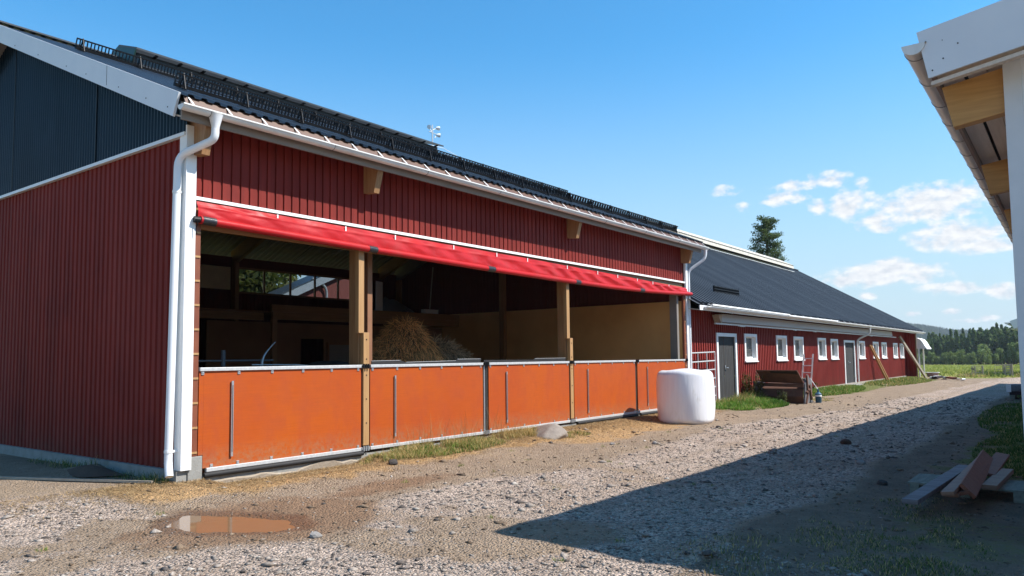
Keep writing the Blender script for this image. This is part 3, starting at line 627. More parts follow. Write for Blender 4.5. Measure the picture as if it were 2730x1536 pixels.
# ------------------------------------------------------------------ feed fronts: five hinged orange panels
SPANS = [(.22, 3.14, .72, True), (3.34, 6.36, 3.91, False), (6.55, 9.56, 7.13, False), (9.78, 12.85, 10.38, True), (12.98, 16.04, 13.53, True)]
WORDS = ['widest-looking orange feed gate, next to the white corner boards and scuffed near its bottom', 'orange feed gate behind the tall dry grass, right of the first wooden post',
         'orange feed gate behind the pale boulder, left of the second wooden post', 'orange feed gate right of the second wooden post, with the bale shadow at its foot',
         'orange feed gate partly hidden by the white silage bale']
for (x0, x1, xb, low), wd_ in zip(SPANS, WORDS):
    fp = thing('feed_gate', wd_, 'gate', ((x0 + x1) / 2, 0, .1), 'orange hinged feed gates along the barn front')
    pb = MB(); pb.box(x0 if x0 > 1 else x0 + .07, -.03, .15, x1, -.008, 1.475)
    if x0 < 1: pb.box(x0, -.029, .33, x0 + .0695, -.009, 1.475)
    pb.build('panel_board', orange, fp)
    tr = MB(); tr.box(x0, -.055, 1.475, x1 + .06, .0, 1.525); tr.build('top_rail', steelw, fp, bevel=.006)
    br = MB(); br.box(x0 + (.12 if x0 < 1 else .0), -.052, .095, x1 + .05, -.004, .150); br.build('bottom_rail', steelw, fp, bevel=.006)
    if low:
        MB().tube([(x0 + .08, -.05, .055), (x1 + .02, -.05, .055)], .037, 12).build('roller_pipe', rubber, fp, smooth=True)
    n = 6
    for k in range(n):
        xc = x0 + .05 + (x1 - x0 - .12) * k / (n - 1)
        for zc, nm in ((1.455, 1), (.165, -1)):
            if zc < .5 and x0 < 1 and k == 0: xc += .15
            q = MB(); q.box(xc - .021, -.041, zc - .032, xc + .021, -.0305, zc + .032); q.box(xc - .006, -.047, zc - .008, xc + .006, -.041, zc + .008)
            q.build('clip', galv, fp, bevel=.002)
    vb = MB(); vb.box(xb - .016, -.060, .27, xb + .016, -.046, 1.33); vb.box(xb - .012, -.046, .28, xb + .012, -.031, .31); vb.box(xb - .012, -.046, 1.29, xb + .012, -.031, 1.32)
    vbo = vb.build('latch_bar', galv, fp)
    MB().box(xb - .004, -.0635, .33, xb + .004, -.0605, 1.27).build('bar_slot', rubber, vbo)
    hx = x1 + .09
    for zc in (1.50, .13):
        q = MB()
        for k in range(3): q.tube([(hx - .06 + k * .05, -.07, zc - .04), (hx - .06 + k * .05, -.07, zc + .04)], .016, 8)
        q.box(hx - .10, -.062, zc - .02, hx + .09, -.05, zc + .02); q.build('hinge', galv if zc < 1 else black, fp)
MB().box(6.395, -.03, .1, 6.425, .02, 1.50).build('divider_post', galv, barn); MB().box(6.43, -.01, .1, 6.54, .0, 1.50).build('gap_shade_strip', rubber, barn)  # black strips stand in for the shade in the gaps between gates
MB().box(12.865, -.005, .1, 12.96, .005, 1.5).build('gap_shade_strip', rubber, barn)
MB().box(3.146, -.005, .1, 3.335, .003, 1.5).build('gap_shade_strip', rubber, barn); MB().box(9.57, -.005, .1, 9.77, .003, 1.5).build('gap_shade_strip', rubber, barn)
# black feed board standing behind the top rails
fb = MB(); fb.prism([(3.42, .02, 1.2), (3.42, .02, 1.585), (4.1, .02, 1.59), (4.25, .02, 1.555), (5.6, .02, 1.57), (5.65, .02, 1.60), (6.36, .02, 1.60), (6.36, .02, 1.2)], (0, .012, 0))
fb.prism([(6.46, .02, 1.2), (6.46, .02, 1.578), (8.2, .02, 1.572), (8.25, .02, 1.595), (9.5, .02, 1.60), (9.5, .02, 1.2)], (0, .012, 0))
fbo = fb.build('feed_board', rubber, barn, 'black boards standing up behind the panels')
fe = MB()
for a, b in (((3.42, 1.585), (4.1, 1.59)), ((4.25, 1.555), (5.6, 1.57)), ((5.65, 1.60), (6.36, 1.60)), ((8.25, 1.595), (9.5, 1.60))):
    fe.bar((a[0], .026, a[1] + .003), (b[0], .026, b[1] + .003), .018, .006)
fe.build('board_edge', steelw, fbo)
# ------------------------------------------------------------------ rolled red curtain
cur = thing('roll_up_curtain', 'long red tarpaulin curtain rolled up on a tube above the open barn front', 'curtain', (8.2, -.06, 3.5))
def ztube(x): return float(np.interp(x, [.15, 1.5, 3.4, 6.5, 9.2, 11.5, 13.5, 15, 16.4], [3.555, 3.525, 3.485, 3.435, 3.410, 3.405, 3.43, 3.47, 3.525]))
def ztop(x): return float(np.interp(x, [.12, 3, 8, 12, 16.3], [3.822, 3.815, 3.795, 3.755, 3.70]))
rows = []; xs = np.linspace(.12, 16.22, 420)
for i in range(17):
    t = i / 16; row = []
    for x in xs:
        zt_ = ztop(x); zb_ = ztube(x) + .03; z = zt_ + (zb_ - zt_) * t
        amp = .012 + .020 * sst(5, 11, x) * sst(16.6, 14, x)
        wv = math.sin((x - t * .55) * 7.5 + 2.2 * math.sin(x * 1.3)) * amp * math.sin(math.pi * min(1, t * 1.15)) + .020 * fbm(np.array([x * 1.0 - t * .3]), np.array([t * .7]), 2.7, 4)[0]
        hem = -.022 * math.exp(-((t - .30) / .06) ** 2)
        row.append((x, -.052 - .055 * math.sin(math.pi * t * .62) + hem * .6 + wv, z))
    rows.append(row)
MB().grid(rows).build('curtain_sheet', pvc, cur, smooth=True, angle=80)
xs = np.linspace(.14, 16.45, 60)
MB().tube([(x, -.115, ztube(x)) for x in xs], .056, 14).build('roll_tube', pvc, cur, smooth=True, angle=50)
for a, b in ((.17, .37), (3.21, 3.40), (6.43, 6.66), (9.75, 9.97), (13.03, 13.28)):
    MB().tube([(a, -.115, ztube(a)), ((a + b) / 2, -.115, ztube((a + b) / 2)), (b, -.115, ztube(b))], .0585, 14).build('tape_band', tape, cur, smooth=True)
for x in (1.42, 2.75, 3.88, 5.44, 6.79, 7.88, 9.48, 10.88, 11.9, 12.99, 13.92, 14.96):
    MB().box(x - .012, -.088, ztop(x) - .085, x + .012, -.083, ztop(x) + .0).build('strap_clip', white, cur)
q = MB(); q.tube([(.06, -.10, ztube(.15)), (.14, -.115, ztube(.15))], .045, 12); q.tube(pipe_round([(.09, -.12, 3.58), (.10, -.14, 3.5), (.085, -.10, 3.42), (.09, -.13, 3.36)], .04), .006, 6); q.build('tube_end', black, cur)
# ------------------------------------------------------------------ things inside the barn
def hay_pile():
    n = 30000; cx, cy = 7.35, 3.1
    def hgt(x, y):
        pk = np.interp(x, [4.4, 5.4, 6.05, 6.35, 6.75, 7.0, 7.25, 7.5, 7.72, 7.9, 8.15, 8.4, 8.65, 8.95, 9.35, 9.9, 10.8], [.3, 1.1, 1.55, 1.82, 2.12, 2.36, 2.48, 2.40, 2.16, 1.98, 2.02, 2.04, 1.90, 1.74, 1.60, 1.2, .4])
        return pk * np.exp(-(np.abs(y - cy) / 1.25) ** 2.2) + .12 * fbm(x, y, 2.0, 4)
    ht = thing('hay_pile', 'tall shaggy pile of brown hay inside the barn behind the feed panels', 'hay', (cx, cy, 0))
    gx_, gy_ = np.meshgrid(np.linspace(4.6, 10.2, 70), np.linspace(1.2, 6, 50)); Zz = hgt(gx_, gy_) - .08
    ii = np.arange(gx_.size).reshape(gx_.shape); FF = np.stack([ii[:-1, :-1], ii[:-1, 1:], ii[1:, 1:], ii[1:, :-1]], -1).reshape(-1, 4)
    cc = np.tile(np.array([[.14, .09, .05]]), (gx_.size, 1))
    arr_mesh('hay_core', np.stack([gx_.ravel(), gy_.ravel(), Zz.ravel()], -1), FF, hairy, cc, ht, (cx, cy, 0), True)
    x = rng.uniform(5.2, 9.9, n); y = rng.uniform(1.6, 3.9, n); z = hgt(x, y); k = z > .25; x, y, z = x[k], y[k], z[k]; n = len(x)
    e = .03; sx = (hgt(x + e, y) - z) / e; sy = (hgt(x, y + e) - z) / e
    down = np.stack([-sx, -sy, -(sx ** 2 + sy ** 2)], -1) + rng.normal(0, .62, (n, 3)); down /= np.linalg.norm(down, axis=1)[:, None] + 1e-6
    L = rng.uniform(.10, .30, n)[:, None]; p0 = np.stack([x, y, z], -1) + np.array([0, -.02, .0]); p1 = p0 + down * L * .5 + np.array([0, 0, .035]); p2 = p0 + down * L + rng.normal(0, .025, (n, 3))
    sd = np.cross(down, rng.normal(0, 1, (n, 3))); sd /= np.linalg.norm(sd, axis=1)[:, None]; sd *= .0055
    V = np.concatenate([p0 - sd, p0 + sd, p1 + sd, p1 - sd, p2 + sd * .4, p2 - sd * .4]); q = np.arange(n)
    F = np.concatenate([np.stack([q, q + n, q + 2 * n, q + 3 * n], -1), np.stack([q + 3 * n, q + 2 * n, q + 4 * n, q + 5 * n], -1)])
    base = np.where((x < 7.9)[:, None], np.array([.80, .43, .17]), np.array([.50, .32, .18])) * rng.uniform(.25, 1.35, (n, 1)) ** 1.3
    arr_mesh('hay_strand', V, F, hairy, np.tile(base, (6, 1)), ht, (cx, cy, 0), gain=1.35)['kind'] = 'stuff'
hay_pile()
pr = thing('pen_rail', 'thin galvanised pen railing inside the left bay of the barn', 'railing', (1.6, 2.2, 0))
q = MB()
for z in (1.62, 1.2, .8): q.tube([(.25, 2.2, z), (3.0, 2.2, z)], .016, 8)
q.build('rail', greysteel, pr)
for x, h_, r_ in ((.3, 1.63, .016), (1.15, 1.62, .022), (1.98, 1.80, .04)): MB().tube([(x, 2.2, -.05), (x, 2.2, h_)], r_, 10).build('post', greysteel, pr)
cv = thing('covered_feed_heap', 'low heap under black plastic with a pale edge behind the first feed panel', 'feed heap', (3.0, 1.9, 0))
rows = []
for i in range(26):
    x = 1.7 + i * .13; rows.append([(x, 1.0 + j * .22, max(.0, (1.50 + .12 * math.exp(-((x - 4.1) / .5) ** 2) - .02 * abs(x - 3)) * math.exp(-((j - 4) / 4.5) ** 4)) + .01 * math.sin(i * 1.7 + j)) for j in range(10)])
MB().grid(rows).build('plastic_cover', rubber, cv, smooth=True)
MB().tube([(2.35, 1.9, 1.545), (2.8, 1.88, 1.54), (3.3, 1.86, 1.53), (3.6, 1.84, 1.51)], .010, 6).build('cover_edge', white, cv)
wp = MB(); wp.tube(pipe_round([(2.62, 2.0, 1.45), (2.62, 2.0, 1.62), (2.80, 2.0, 1.86), (2.95, 2.0, 1.98)], .2), [.03] + [.014] * 12 + [.008], 8) if False else wp.tube([(2.62, 2.0, 1.45), (2.62, 2.0, 1.60), (2.66, 2.0, 1.70), (2.74, 2.0, 1.80), (2.84, 2.0, 1.90), (2.90, 2.0, 1.95)], [.03, .028, .018, .014, .012, .008], 10)
tag(wp.build('bent_pipe', galv, loc=(2.62, 2.0, 1.45), smooth=True), 'short bent grey metal pipe rising from the black plastic heap', 'pipe')
cn = thing('feed_hopper', 'grey cone-nosed hopper in the dark left bay of the barn', 'hopper', (2.2, 6.6, 1.3))
MB().lathe([(.28, 0), (.30, .02), (.30, .62), (.28, .64)], (2.4, 6.6, 1.75), 20).build('hopper_body', greysteel, cn, smooth=True)
MB().tube([(2.1, 6.55, 2.05), (1.82, 6.5, 2.0)], [.26, .02], 14).build('hopper_nose', M('pale_tin', (.45, .45, .47), (.4, .4, .42), 5, rough=.4), cn)
MB().box(2.2, 6.4, -.05, 2.6, 6.8, 1.75).build('hopper_stand', plydark, cn)
tag(MB().prism([(12.12, 9.30, 3.06), (12.42, 9.30, 3.06), (12.72, 9.62, 4.30), (12.42, 9.62, 4.32)], (0, .03, 0)).build('leaning_board', white, loc=(12.3, 9.4, 3.06)), 'white board leaning upright on the barn loft', 'board')
tp = MB(); tp.grid([[(12.75 + i * .16, 9.25 + j * .12, 3.06 + (.85 * math.sin(math.pi * min(1, i / 10)) ** .7 * (.35 + .65 * j / 8)) * (.9 + .12 * math.sin(i * 2.1))) for i in range(11)] for j in range(9)])
tag(tp.build('tarpaulin', M('dull_grey_tarp', (.22, .225, .235), (.16, .165, .175), 4, rough=.6), loc=(13.5, 9.6, 3.06), smooth=True), 'dull grey tarpaulin heaped on the barn loft', 'tarpaulin')
bm_ = thing('broom', 'pale broom standing on the barn loft above the hay', 'broom', (15.0, 9.4, 3.06))
MB().tube([(14.75, 9.3, 3.45), (15.25, 9.6, 5.05)], .02, 8).build('handle', palewood, bm_); MB().box(14.4, 9.2, 3.255, 15.1, 9.4, 3.42).build('head', white, bm_)
# ------------------------------------------------------------------ floodlight mast on the ridge
ms = thing('floodlight_mast', 'thin mast with three white floodlights rising from the barn roof ridge', 'floodlights', (11.6, 6.2, 8.2))
MB().tube([(11.60, 6.2, 8.0), (11.60, 6.2, 8.92)], .022, 8).build('mast', galv, ms)
MB().tube([(11.44, 6.2, 8.68), (11.82, 6.2, 8.66)], .012, 8).build('cross_arm', galv, ms)
for x, z, dx in ((11.46, 8.80, -1), (11.78, 8.86, 1), (11.80, 8.64, 1)):
    q = MB(); q.tube([(x - .02 * dx, 6.2, z), (x + .04 * dx, 6.16, z), (x + .08 * dx, 6.14, z)], [.035, .062, .066], 12); q.bar((x, 6.2, z), (11.6 if z > 8.85 else x - .1 * dx, 6.2, z - .10), .02, .02); q.build('floodlight', whitemetal, ms, smooth=True)
wc = MB(); wc.tube([(11.25, 6.15, 8.22), (12.0, 6.1, 8.25), (12.6, 6.0, 8.08), (12.9, 5.9, 7.86)], .008, 5); wc.tube([(11.25, 6.1, 8.20), (12.2, 6.0, 8.02), (12.9, 5.9, 7.84)], .006, 5)
tag(wc.build('roof_cable', white, loc=(11.3, 6.15, 8.2)), 'thin white cable looping from the ridge vent down to the barn roof', 'cable')
# ------------------------------------------------------------------ the long barn beyond
FY = .25
long_ = thing('long_barn', 'long low red barn with slate grey roof and a row of small white windows', 'barn', (35, FY, 0))
W_ = [(21.87, 23.19, 1.39, 2.42), (25.46, 26.81, 1.39, 2.42), (27.76, 29.15, 1.39, 2.41), (31.44, 32.81, 1.39, 2.41), (33.67, 35.04, 1.38, 2.39), (39.45, 40.87, 1.37, 2.36), (42.95, 44.44, 1.37, 2.35), (45.32, 46.75, 1.36, 2.34), (48.80, 50.22, 1.35, 2.33), (51.05, 52.35, 1.34, 2.32)]
D_ = [(19.22, 21.08, .12, 2.40), (36.25, 38.52, .12, 2.36)]
holes = [(a + .1, b - .1, c_ + .12, d_ - .08) for a, b, c_, d_ in W_] + [(a + .1, b - .1, .1, d_ - .1) for a, b, c_, d_ in D_]
w = MB(); ribwall(w, 16.3, 53.0, .12, 3.1, place_y(FY), .19, [(0, 0), (.46, 0), (.56, -.05), (.92, -.05)], holes); w.build('wall', redfar, long_, 'red ribbed sheet wall')
for i, (a, b, c_, d_) in enumerate(W_):
    fr = MB(); y0, y1 = FY - .03, FY + .02
    fr.box(a, y0, c_ + .13, a + .13, y1, d_); fr.box(b - .13, y0, c_ + .13, b, y1, d_); fr.box(a + .13, y0, d_ - .11, b - .13, y1, d_); fr.box(a, y0, c_ + .02, b, y1, c_ + .13)
    wo = fr.build('window', white, long_, bevel=.004)
    rv_ = MB(); x0, x1, z0, z1 = a + .13, b - .13, c_ + .13, d_ - .11; yb = FY + .13
    for p in (((x0, y1, z0), (x0, yb, z0), (x0, yb, z1), (x0, y1, z1)), ((x1, y1, z0), (x1, yb, z0), (x1, yb, z1), (x1, y1, z1)), ((x0, y1, z0), (x1, y1, z0), (x1, yb, z0), (x0, yb, z0)), ((x0, y1, z1), (x1, y1, z1), (x1, yb, z1), (x0, yb, z1))): rv_.quad(*p)
    t = .045; rv_.box(x0, yb - .03, z0, x0 + t, yb + .02, z1); rv_.box(x1 - t, yb - .03, z0, x1, yb + .02, z1); rv_.box(x0 + t, yb - .03, z0, x1 - t, yb + .02, z0 + t); rv_.box(x0 + t, yb - .03, z1 - t, x1 - t, yb + .02, z1)
    rv_.build('sash', white, wo)
    MB().box(x0 + t, yb, z0 + t, x1 - t, yb + .01, z1 - t).build('pane', pane, wo)
    MB().box(a - .02, FY - .07, c_ - .02, b + .02, FY + .0, c_ + .018).build('sill', white, wo)
for i, (a, b, c_, d_) in enumerate(D_):
    fr = MB(); y0, y1 = FY - .03, FY + .03
    fr.box(a, y0, .10, a + .14, y1, d_); fr.box(b - .14, y0, .10, b, y1, d_); fr.box(a + .14, y0, d_ - .12, b - .14, y1, d_)
    do = fr.build('door', white, long_, 'dark double door in a white frame', bevel=.004)
    mid = a + .14 + (b - a - .28) * .42
    for x0, x1 in ((a + .14, mid - .012), (mid + .012, b - .14)):
        l_ = MB(); ribwall(l_, x0, x1, .10, d_ - .12, place_y(FY + .05), .14, [(0, 0), (.9, 0), (.93, -.012), (.98, -.012)]); l_.build('door_leaf', graydoor, do)
    MB().box(mid - .012, FY + .06, .1, mid + .012, FY + .07, d_ - .12).build('door_gap', rubber, do)
    h = MB(); h.tube([(mid + .06, FY + .05, 1.20), (mid + .06, FY - .02, 1.20), (mid + .18, FY - .02, 1.19)], .016, 6); h.box(mid + .03, FY + .03, 1.12, mid + .09, FY + .045, 1.28); h.build('handle', galv, do)
MB().box(16.3, FY - .02, -.3, 53.0, FY + .1, .119).build('foundation', M('pale_plinth', (.50, .45, .38), (.42, .37, .30), 4, rough=.85, bump=.2), long_)
MB().box(36.25, FY - .42, -.3, 38.52, FY - .03, .05).build('doorstep', concrete, long_, bevel=.01)
MB().box(19.3, FY - .40, -.3, 21.0, FY - .03, .04).build('doorstep', concrete, long_, bevel=.01)
FS = .585
def fz(y): return 3.20 + FS * (y + .42) if y <= 8.3 else 3.20 + FS * (17.02 - y)
w = MB(); FP = [(0, 0), (.56, 0), (.60, .075), (.94, .075), (.98, 0)]
roof_skin(w, 16.25, 56.2, -.42, 8.3, fz, .36, FP); roof_skin(w, 16.25, 56.2, 8.3, 17.02, fz, .36, FP)
fr_ = w.build('roof', darkfar, long_, 'steep slate grey ribbed roof')
v = MB(); v.prism([(56.2, -.46, 3.235), (56.2, 8.3, fz(8.3) + .06), (56.2, 8.3, fz(8.3) - .16), (56.2, -.40, 3.04)], (.05, 0, 0)); v.prism([(56.2, 8.3, fz(8.3) + .06), (56.2, 17.1, 3.235), (56.2, 17.0, 3.04), (56.2, 8.3, fz(8.3) - .16)], (.05, 0, 0)); v.build('verge_board', white, fr_)
MB().prism([(16.36, -.40, 3.02), (16.36, .3, 3.12), (16.36, .3, 3.14), (16.36, -.40, 3.04)], (39.84, 0, 0)).build('soffit', soffit, long_)
MB().box(16.36, -.43, 3.02, 56.2, -.402, 3.17).build('fascia', white, long_)
fg = gutter_mesh(16.62, 56.3, -.505, 3.13, .065, 10).build('gutter', gutm, long_, smooth=True, angle=50)
for k in range(36):
    x = 17.0 + k * 1.1; MB().bar((x, -.575, 3.14), (x, -.435, 3.24), .03, .006, up=(0, -1, 1)).build('gutter_hanger', white, fg)
for i, (xa, xb_, za, zb_) in enumerate(((16.9, 24.6, 3.165, 3.15), (24.5, 31.8, 3.12, 3.135))):
    MB().bar((xa, -.60, za + .03), (xb_, -.60, zb_ + .03), .05, .05).build('gutter_liner', white, fg)
dpp = MB(); dpp.tube(pipe_round([(38.9, -.50, 3.08), (38.9, -.48, 2.72), (38.75, FY - .09, 2.42), (38.75, FY - .09, .15)], .2), .05, 10); dpp.build('downpipe', gutm, long_, smooth=True)
# white inlet box and rail under the eave
bx = MB(); bx.prism([(19.05, -.06, 2.75), (19.05, -.04, 3.02), (19.05, .20, 3.02), (19.05, .20, 2.72)], (28.1, 0, 0)); bxo = bx.build('air_inlet_flap', M('greyed_white_panel', (.60, .60, .60), (.50, .50, .50), .8, (.3, 3, 3), rough=.5), long_, 'long white air inlet flap below the eave')
MB().box(18.4, -.09, 2.655, 48.2, -.03, 2.70).build('inlet_rail', steelw, bxo)
for x, l_ in ((20.6, .5), (26.9, .25), (29.8, .3), (41.0, .4)): MB().box(x, -.095, 2.63, x + l_, -.02, 2.655).build('inlet_bracket', galv, bxo)
MB().prism([(18.75, -.05, 2.98), (18.95, -.05, 2.72), (19.05, -.05, 2.72), (19.05, -.05, 3.0)], (0, .22, 0)).build('inlet_end', palewood, bxo)
# ridge vent of the long barn
rvt = MB(); rvt.box(30, 7.55, fz(7.55) - .1, 51.7, 7.6, 8.02); rvt.box(30, 9.0, fz(9.0) - .1, 51.7, 9.05, 8.02)
ro = rvt.build('ridge_vent', cream, fr_, 'cream raised ridge vent stained with lichen')
MB().box(29.8, 7.38, 7.70, 52.4, 7.50, 7.86).build('vent_sill', white, ro)
v = MB(); roof_skin(v, 29.7, 51.9, 7.25, 8.3, lambda y: 8.24 + .50 * (y - 7.25), .3, [(0, 0), (.5, .03)]); roof_skin(v, 29.7, 51.9, 8.3, 9.35, lambda y: 8.765 - .5 * (y - 8.3), .3, [(0, 0), (.5, .03)]); v.build('vent_cap', cream, ro)
MB().prism([(29.7, 7.25, 8.02), (29.7, 7.30, 8.27), (29.7, 7.36, 8.27), (29.7, 7.31, 8.02)], (22.2, 0, 0)).build('vent_fascia', cream, ro)
MB().box(49.9, 7.50, 7.78, 51.5, 7.548, 8.0).build('vent_gap', M('painted_gap_shade', (.12, .105, .085), (.2, .18, .15), 9, rough=.9), ro)  # dark slab stands in for the shade inside the vent gap
MB().bar((16.62, 8.3, fz(8.3) + .06), (56.2, 8.3, fz(8.3) + .06), .3, .04).build('ridge_cap', darkfar, fr_)
w = MB(); w.poly([(55.9, FY + .1, 0), (55.9, 16.3, 0), (55.9, 16.3, fz(16.3) - .1), (55.9, 8.3, fz(8.3) - .15), (55.9, FY + .1, fz(FY) - .1)]); w.build('end_wall', redfar, long_)
w = MB(); w.poly([(16.4, FY + .1, 0), (16.4, 16.3, 0), (16.4, 16.3, fz(16.3) - .1), (16.4, 8.3, fz(8.3) - .15), (16.4, FY + .1, fz(FY) - .1)]); w.box(16.4, 16.25, 0, 55.9, 16.3, fz(16.3) - .1); w.build('rear_wall', redfar, long_)
sg = MB()
for h in (.04, .13, .22):
    sg.bar((20.1, .62, fz(.62) + .05 + h), (22.5, .62, fz(.62) + .05 + h), .03, .02)
for k in range(25): sg.bar((20.1 + k * .1, .62, fz(.62) + .03), (20.1 + k * .1, .64, fz(.62) + .29), .05, .012, up=(1, 0, 0))
sg.build('snow_guard', black, fr_, 'short black snow guard above the first door')
# shaded wing at the far end
wg = MB(); ribwall(wg, -.38, FY, .05, 3.02, place_x(53.0), .165, [(0, 0), (.5, 0), (.6, -.03), (.92, -.03)]); wg.box(53.05, -.38, .05, 53.15, FY + .05, 3.02); wg.build('end_wing', redfar, long_, 'red projecting end wall in shade')
MB().box(52.96, -.46, .02, 53.08, -.385, 3.02).build('wing_post', M('brown_post', (.22, .13, .06), (.17, .1, .05), 4, rough=.7), long_)
# white curved porch hood at the far end
hd = thing('porch_hood', 'white curved porch hood on thin white posts at the far end of the long barn', 'porch', (57, -.2, 0))
prof = [(.35, 2.78), (.05, 2.77), (-.18, 2.66), (-.34, 2.45), (-.48, 2.15), (-.60, 1.98)]
rows = [[(x, y, z) for y, z in prof] for x in np.linspace(56.3, 58.4, 8)]
rows2 = [[(x, y * .97 + .01, z - .05) for y, z in prof] for x in np.linspace(56.3, 58.4, 8)]
hm = MB(); hm.grid(rows); hm.grid(rows2); hm.poly([(56.3, y, z) for y, z in prof] + [(56.3, .35, 1.98)]); hm.build('hood_shell', white, hd, smooth=True, angle=60)
for x, y in ((56.4, -.05), (56.4, .12), (58.3, -.05)): MB().box(x - .04, y - .04, -.15, x + .04, y + .04, 2.5).build('post', white, hd)
# ------------------------------------------------------------------ the white building on the right (stands on ground falling away)
def dz(x): return -.024 * (x - 2.2)
def shear(mb): return mb.warp(lambda x, y, z: (x, y, z + dz(x)))
wb = thing('white_building', 'white building on the right with a broad pale verge, gutter and timber eaves overhead', 'building', (2.7, -9.3, 0))
RS = .16
def wz(y): return 4.55 + .16 * (-8.66 - y)
XE = 46.0
w = MB(); w.prism([(2.22, -8.68, wz(-8.68)), (2.22, -18, wz(-18)), (2.22, -18, wz(-18) - .06), (2.22, -8.68, wz(-8.68) - .06)], (XE - 2.22, 0, 0)); shear(w).build('roof', dark, wb)
v = MB(); v.prism([(2.19, -8.655, 4.565), (2.19, -18, wz(-18) + .02), (2.19, -18, wz(-18) - .44), (2.19, -8.735, 4.115)], (.028, 0, 0)); vo_ = v.build('verge_board', vergemat, wb, 'broad pale grey verge board with screw heads')
for y, z in ((-8.77, 4.18), (-8.98, 4.38), (-8.86, 4.44), (-8.86, 4.27)):
    MB().tube([(2.185, y, z), (2.192, y, z)], .007 if z < 4.4 else .004, 8).build('screw_head', black, vo_)
MB().box(2.2185, -18, 4.05, 2.30, -8.75, 4.085).warp(lambda x, y, z: (x, y, z + .16 * (-8.735 - y))).build('verge_underboard', soffit, wb)
for k, (ya, yb) in enumerate(((-8.775, -8.95), (-8.985, -9.14), (-9.146, -9.30))):
    m_ = MB(); m_.box(2.30, yb, 4.225, XE - .3, ya, 4.245); shear(m_.warp(lambda x, y, z: (x, y, z + .16 * (-8.66 - y)))).build('soffit_board', soffit, wb)
m_ = MB(); m_.box(2.22, -18, 4.20, 2.67, -8.75, 4.215).warp(lambda x, y, z: (x, y, z + .16 * (-8.66 - y))).build('verge_soffit', soffit, wb)
m_ = MB(); m_.box(2.62, -9.3, 4.30, XE - .3, -8.75, 4.32); shear(m_.warp(lambda x, y, z: (x, y, z + .16 * (-8.66 - y)))).build('soffit_backing', rubber, wb)
m_ = MB(); m_.box(2.24, -8.765, 4.17, XE - .1, -8.735, 4.50); shear(m_).build('fascia', M('pinkish_primed_fascia', (.40, .29, .23), (.34, .24, .19), 4, (.4, 8, 8), rough=.6), wb)
gm = gutter_mesh(2.17, XE, -8.625, 4.455, .098, 16); go = shear(gm).build('gutter', gutm, wb, 'large half-round gutter seen from below', smooth=True, angle=50)
for k in range(40):
    x = 2.34 + k * .78
    rg = MB(); path = [(x, -8.625 + .100 * math.cos(math.pi * q / 14), 4.455 + dz(x) - .100 * math.sin(math.pi * q / 14)) for q in range(15)]
    rg.tube(path, .005, 5); rg.build('gutter_joint', greysteel, go)
for k in range(12):
    x = 2.66 + k * 3.4
    b = MB(); b.prism([(x, -9.3, 3.82 + dz(x)), (x, -9.3, 4.24 + dz(x)), (x, -8.78, 4.16 + dz(x)), (x, -8.86, 3.76 + dz(x))], (.14, 0, 0)); b.build('rafter_end', M('golden_pine_beam', (.80, .43, .13), (.62, .31, .085), 3, (9, .6, 9), .5, bump=.05, stain=(.28, .12, .04), stain_scale=7, stain_cut=(.70, .75)), wb, bevel=.004)
MB().box(2.58, -9.42, -.3, 2.66, -9.28, 4.30).build('corner_trim', M('speckled_white_boards', (.95, .96, .97), (.9, .91, .92), 4, rough=.55, stain=(.2, .18, .15), stain_scale=22, stain_cut=(.76, .78)), wb, 'broad white corner board', bevel=.004)
m_ = MB(); m_.box(2.60, -18, -.5, XE - .4, -9.31, 4.28); shear(m_).build('wall', whitemetal, wb)
# further building beyond it
fb2 = thing('distant_shed', 'far pale shed whose eave corner shows beside the white building', 'shed', (78, -6, -.5))
v = MB(); v.prism([(75, -4.45, 4.42), (75, -10, 6.4), (75, -10, 5.6), (75, -4.75, 3.75)], (.1, 0, 0)); v.build('verge_board', vergemat, fb2)
gutter_mesh(74.8, 96, -4.25, 4.30, .17, 10).build('gutter', gutm, fb2, smooth=True)
MB().box(75.4, -14, -.6, 96, -5.6, 4.1).build('wall', white, fb2); MB().prism([(75.1, -4.5, 4.4), (75.1, -14, 7.8), (75.1, -14, 7.7), (75.1, -4.5, 4.3)], (21, 0, 0)).build('roof', dark, fb2)
MB().box(75.2, -5.6, 3.7, 96, -4.5, 3.75).build('soffit', white, fb2)
# ------------------------------------------------------------------ silage bale
def bale_mesh(c, r, h, z0):
    mb = MB(); n = 72; prof = []
    cr = .155
    for t in np.linspace(0, 1, 6): prof.append((r * .62 * t + .001, 0.0))
    for a in np.linspace(-90, 0, 8)[1:]: prof.append((r - cr + cr * math.cos(R(a)), cr + cr * math.sin(R(a))))
    for t in np.linspace(0, 1, 12)[1:-1]: prof.append((r + .022 * math.sin(math.pi * t), cr + (h - 2 * cr) * t))
    for a in np.linspace(0, 90, 8): prof.append((r - cr + cr * math.cos(R(a)), h - cr + cr * math.sin(R(a))))
    for t in np.linspace(1, 0, 8)[1:]: prof.append(((r - cr) * t + .001, h + .012 * math.cos(t * 6) - .012))
    rows = []
    for rr, z in prof:
        row = []
        for j in range(n + 1):
            t = 2 * math.pi * j / n
            q = rr * (1 + .012 * math.sin(3 * t + 1) + .010 * math.sin(5 * t + z * 3) + .006 * math.sin(11 * t - z * 9))
            row.append((c[0] + q * math.cos(t), c[1] + q * math.sin(t), z0 + z + .018 * math.sin(2 * t + .8) * (z > .5) + .010 * math.sin(4 * t)))
        rows.append(row)
    mb.grid(rows); return mb
tag(bale_mesh((12.95, -1.42), .715, 1.37, gz(12.95, -1.42) - .03).build('silage_bale', bale, loc=(12.95, -1.42, -.1), smooth=True, angle=80), 'white plastic wrapped round bale standing by the barn corner', 'bale')
